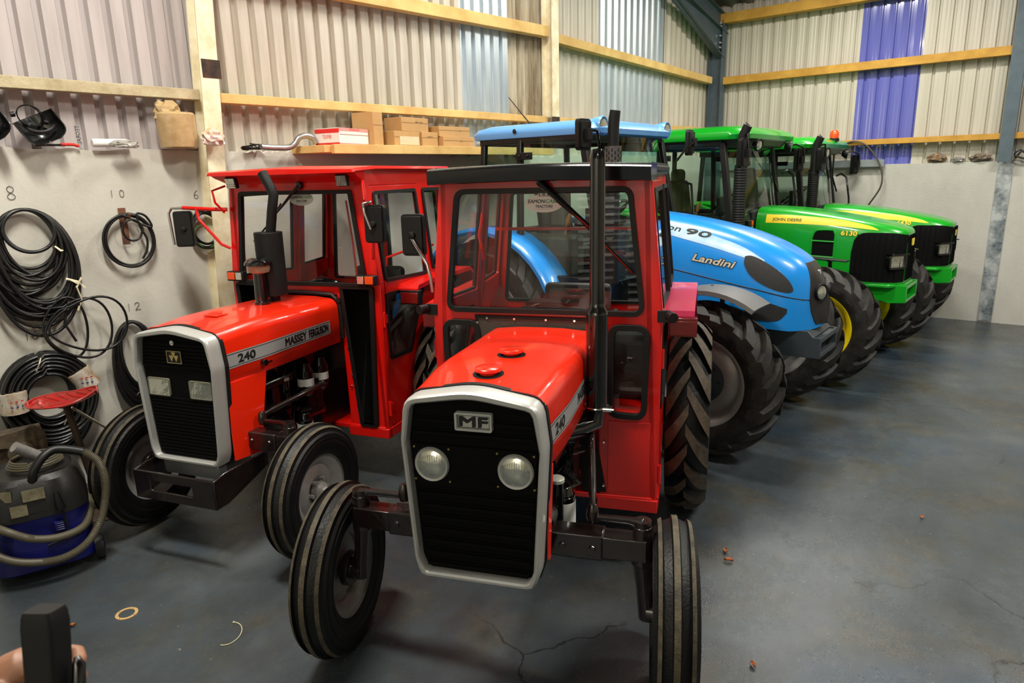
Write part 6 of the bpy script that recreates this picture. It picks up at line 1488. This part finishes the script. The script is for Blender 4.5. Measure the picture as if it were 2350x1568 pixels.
# the hand at the lower left corner
PR = thing('person', 'hand in the lower left corner, gripping a black handle', 'person', (.18, .86, 1.50))
ex = Vector((.6197, -.7845, -.0245)); ey = Vector((.1999, .1275, .9715)); ez = Vector((-.759, -.6069, .2358))   # right, up, towards the lens
PO = Vector((.18, .86, 1.50))
def HPt(r, u, t): return Vector((.1905, .8515, 1.582))+ex*r+ey*u+ez*t-PO
def capsule(mb, pts, rs, n=14):
    P = [Vector(p) for p in pts]; R_ = list(rs)
    d0 = (P[0]-P[1]).normalized(); d1 = (P[-1]-P[-2]).normalized()
    P = [P[0]+d0*R_[0]*.95, P[0]+d0*R_[0]*.6]+P+[P[-1]+d1*R_[-1]*.6, P[-1]+d1*R_[-1]*.95]; R_ = [R_[0]*.25, R_[0]*.78]+R_+[R_[-1]*.78, R_[-1]*.25]
    mb.tube(P, R_, n)
mb = MB()
capsule(mb, [HPt(-.16, -.16, -.03), HPt(-.10, -.09, -.03), HPt(-.052, -.045, -.035)], [.034, .032, .034], 18)   # wrist into palm
capsule(mb, [HPt(-.055, -.035, -.04), HPt(-.05, -.055, -.042), HPt(-.05, -.075, -.04)], [.014, .019, .018], 16)
for k, (du, ln) in enumerate(((0, 1.0), (-.021, 1.08), (-.041, 1.02), (-.059, .88))):
    capsule(mb, [HPt(-.050, -.028+du, -.05), HPt(-.022, -.026+du, -.060), HPt(.002*ln, -.027+du, -.058), HPt(.012*ln, -.030+du, -.046), HPt(.015*ln, -.033+du, -.032)], [.0105, .0095, .009, .0085, .0078])
capsule(mb, [HPt(-.066, -.07, -.02), HPt(-.055, -.046, .002), HPt(-.042, -.044, .010), HPt(-.026, -.052, .014)], [.015, .013, .011, .0095])
ho = mb.build('hand', SKIN, PR, smooth=80)
rm = ho.modifiers.new('skin', 'REMESH'); rm.mode = 'VOXEL'; rm.voxel_size = .0022; rm.use_smooth_shade = True
sm_ = ho.modifiers.new('soft', 'SMOOTH'); sm_.iterations = 6; sm_.factor = .5
GR = thing('camera_grip', 'black plastic handle held up in the lower left corner', 'handle', (.19, .85, 1.46))
GP = lambda r, u, t: HPt(r, u, t)+PO-Vector((.19, .85, 1.46))
mb = MB(); rings = []
for u, k in ((-.12, 1), (-.02, 1), (.03, 1.02), (.042, .97), (.048, .88)):
    sx = -.05*(u+.0)*1.0
    lp = rp([(-.0185*k, -.024*k), (.0185*k, -.024*k), (.0185*k, .012*k), (-.0185*k, .012*k)], .006, 4)
    rings.append([GP(a-.12*(u-.0)*.6+.0, u, b) for a, b in lp])
mb.loft(rings); mb.build('grip_body', mat('soft_black_grip', srgb(7, 7, 7), .6, spec=.3), GR, smooth=40)
mb = MB(); mb.tube([GP(.030, -.01, -.012), GP(.034, -.02, -.010), GP(.034, -.06, -.010), GP(.03, -.09, -.010)], [.003, .007, .008, .006], 12); mb.build('trigger', BLKG, GR)
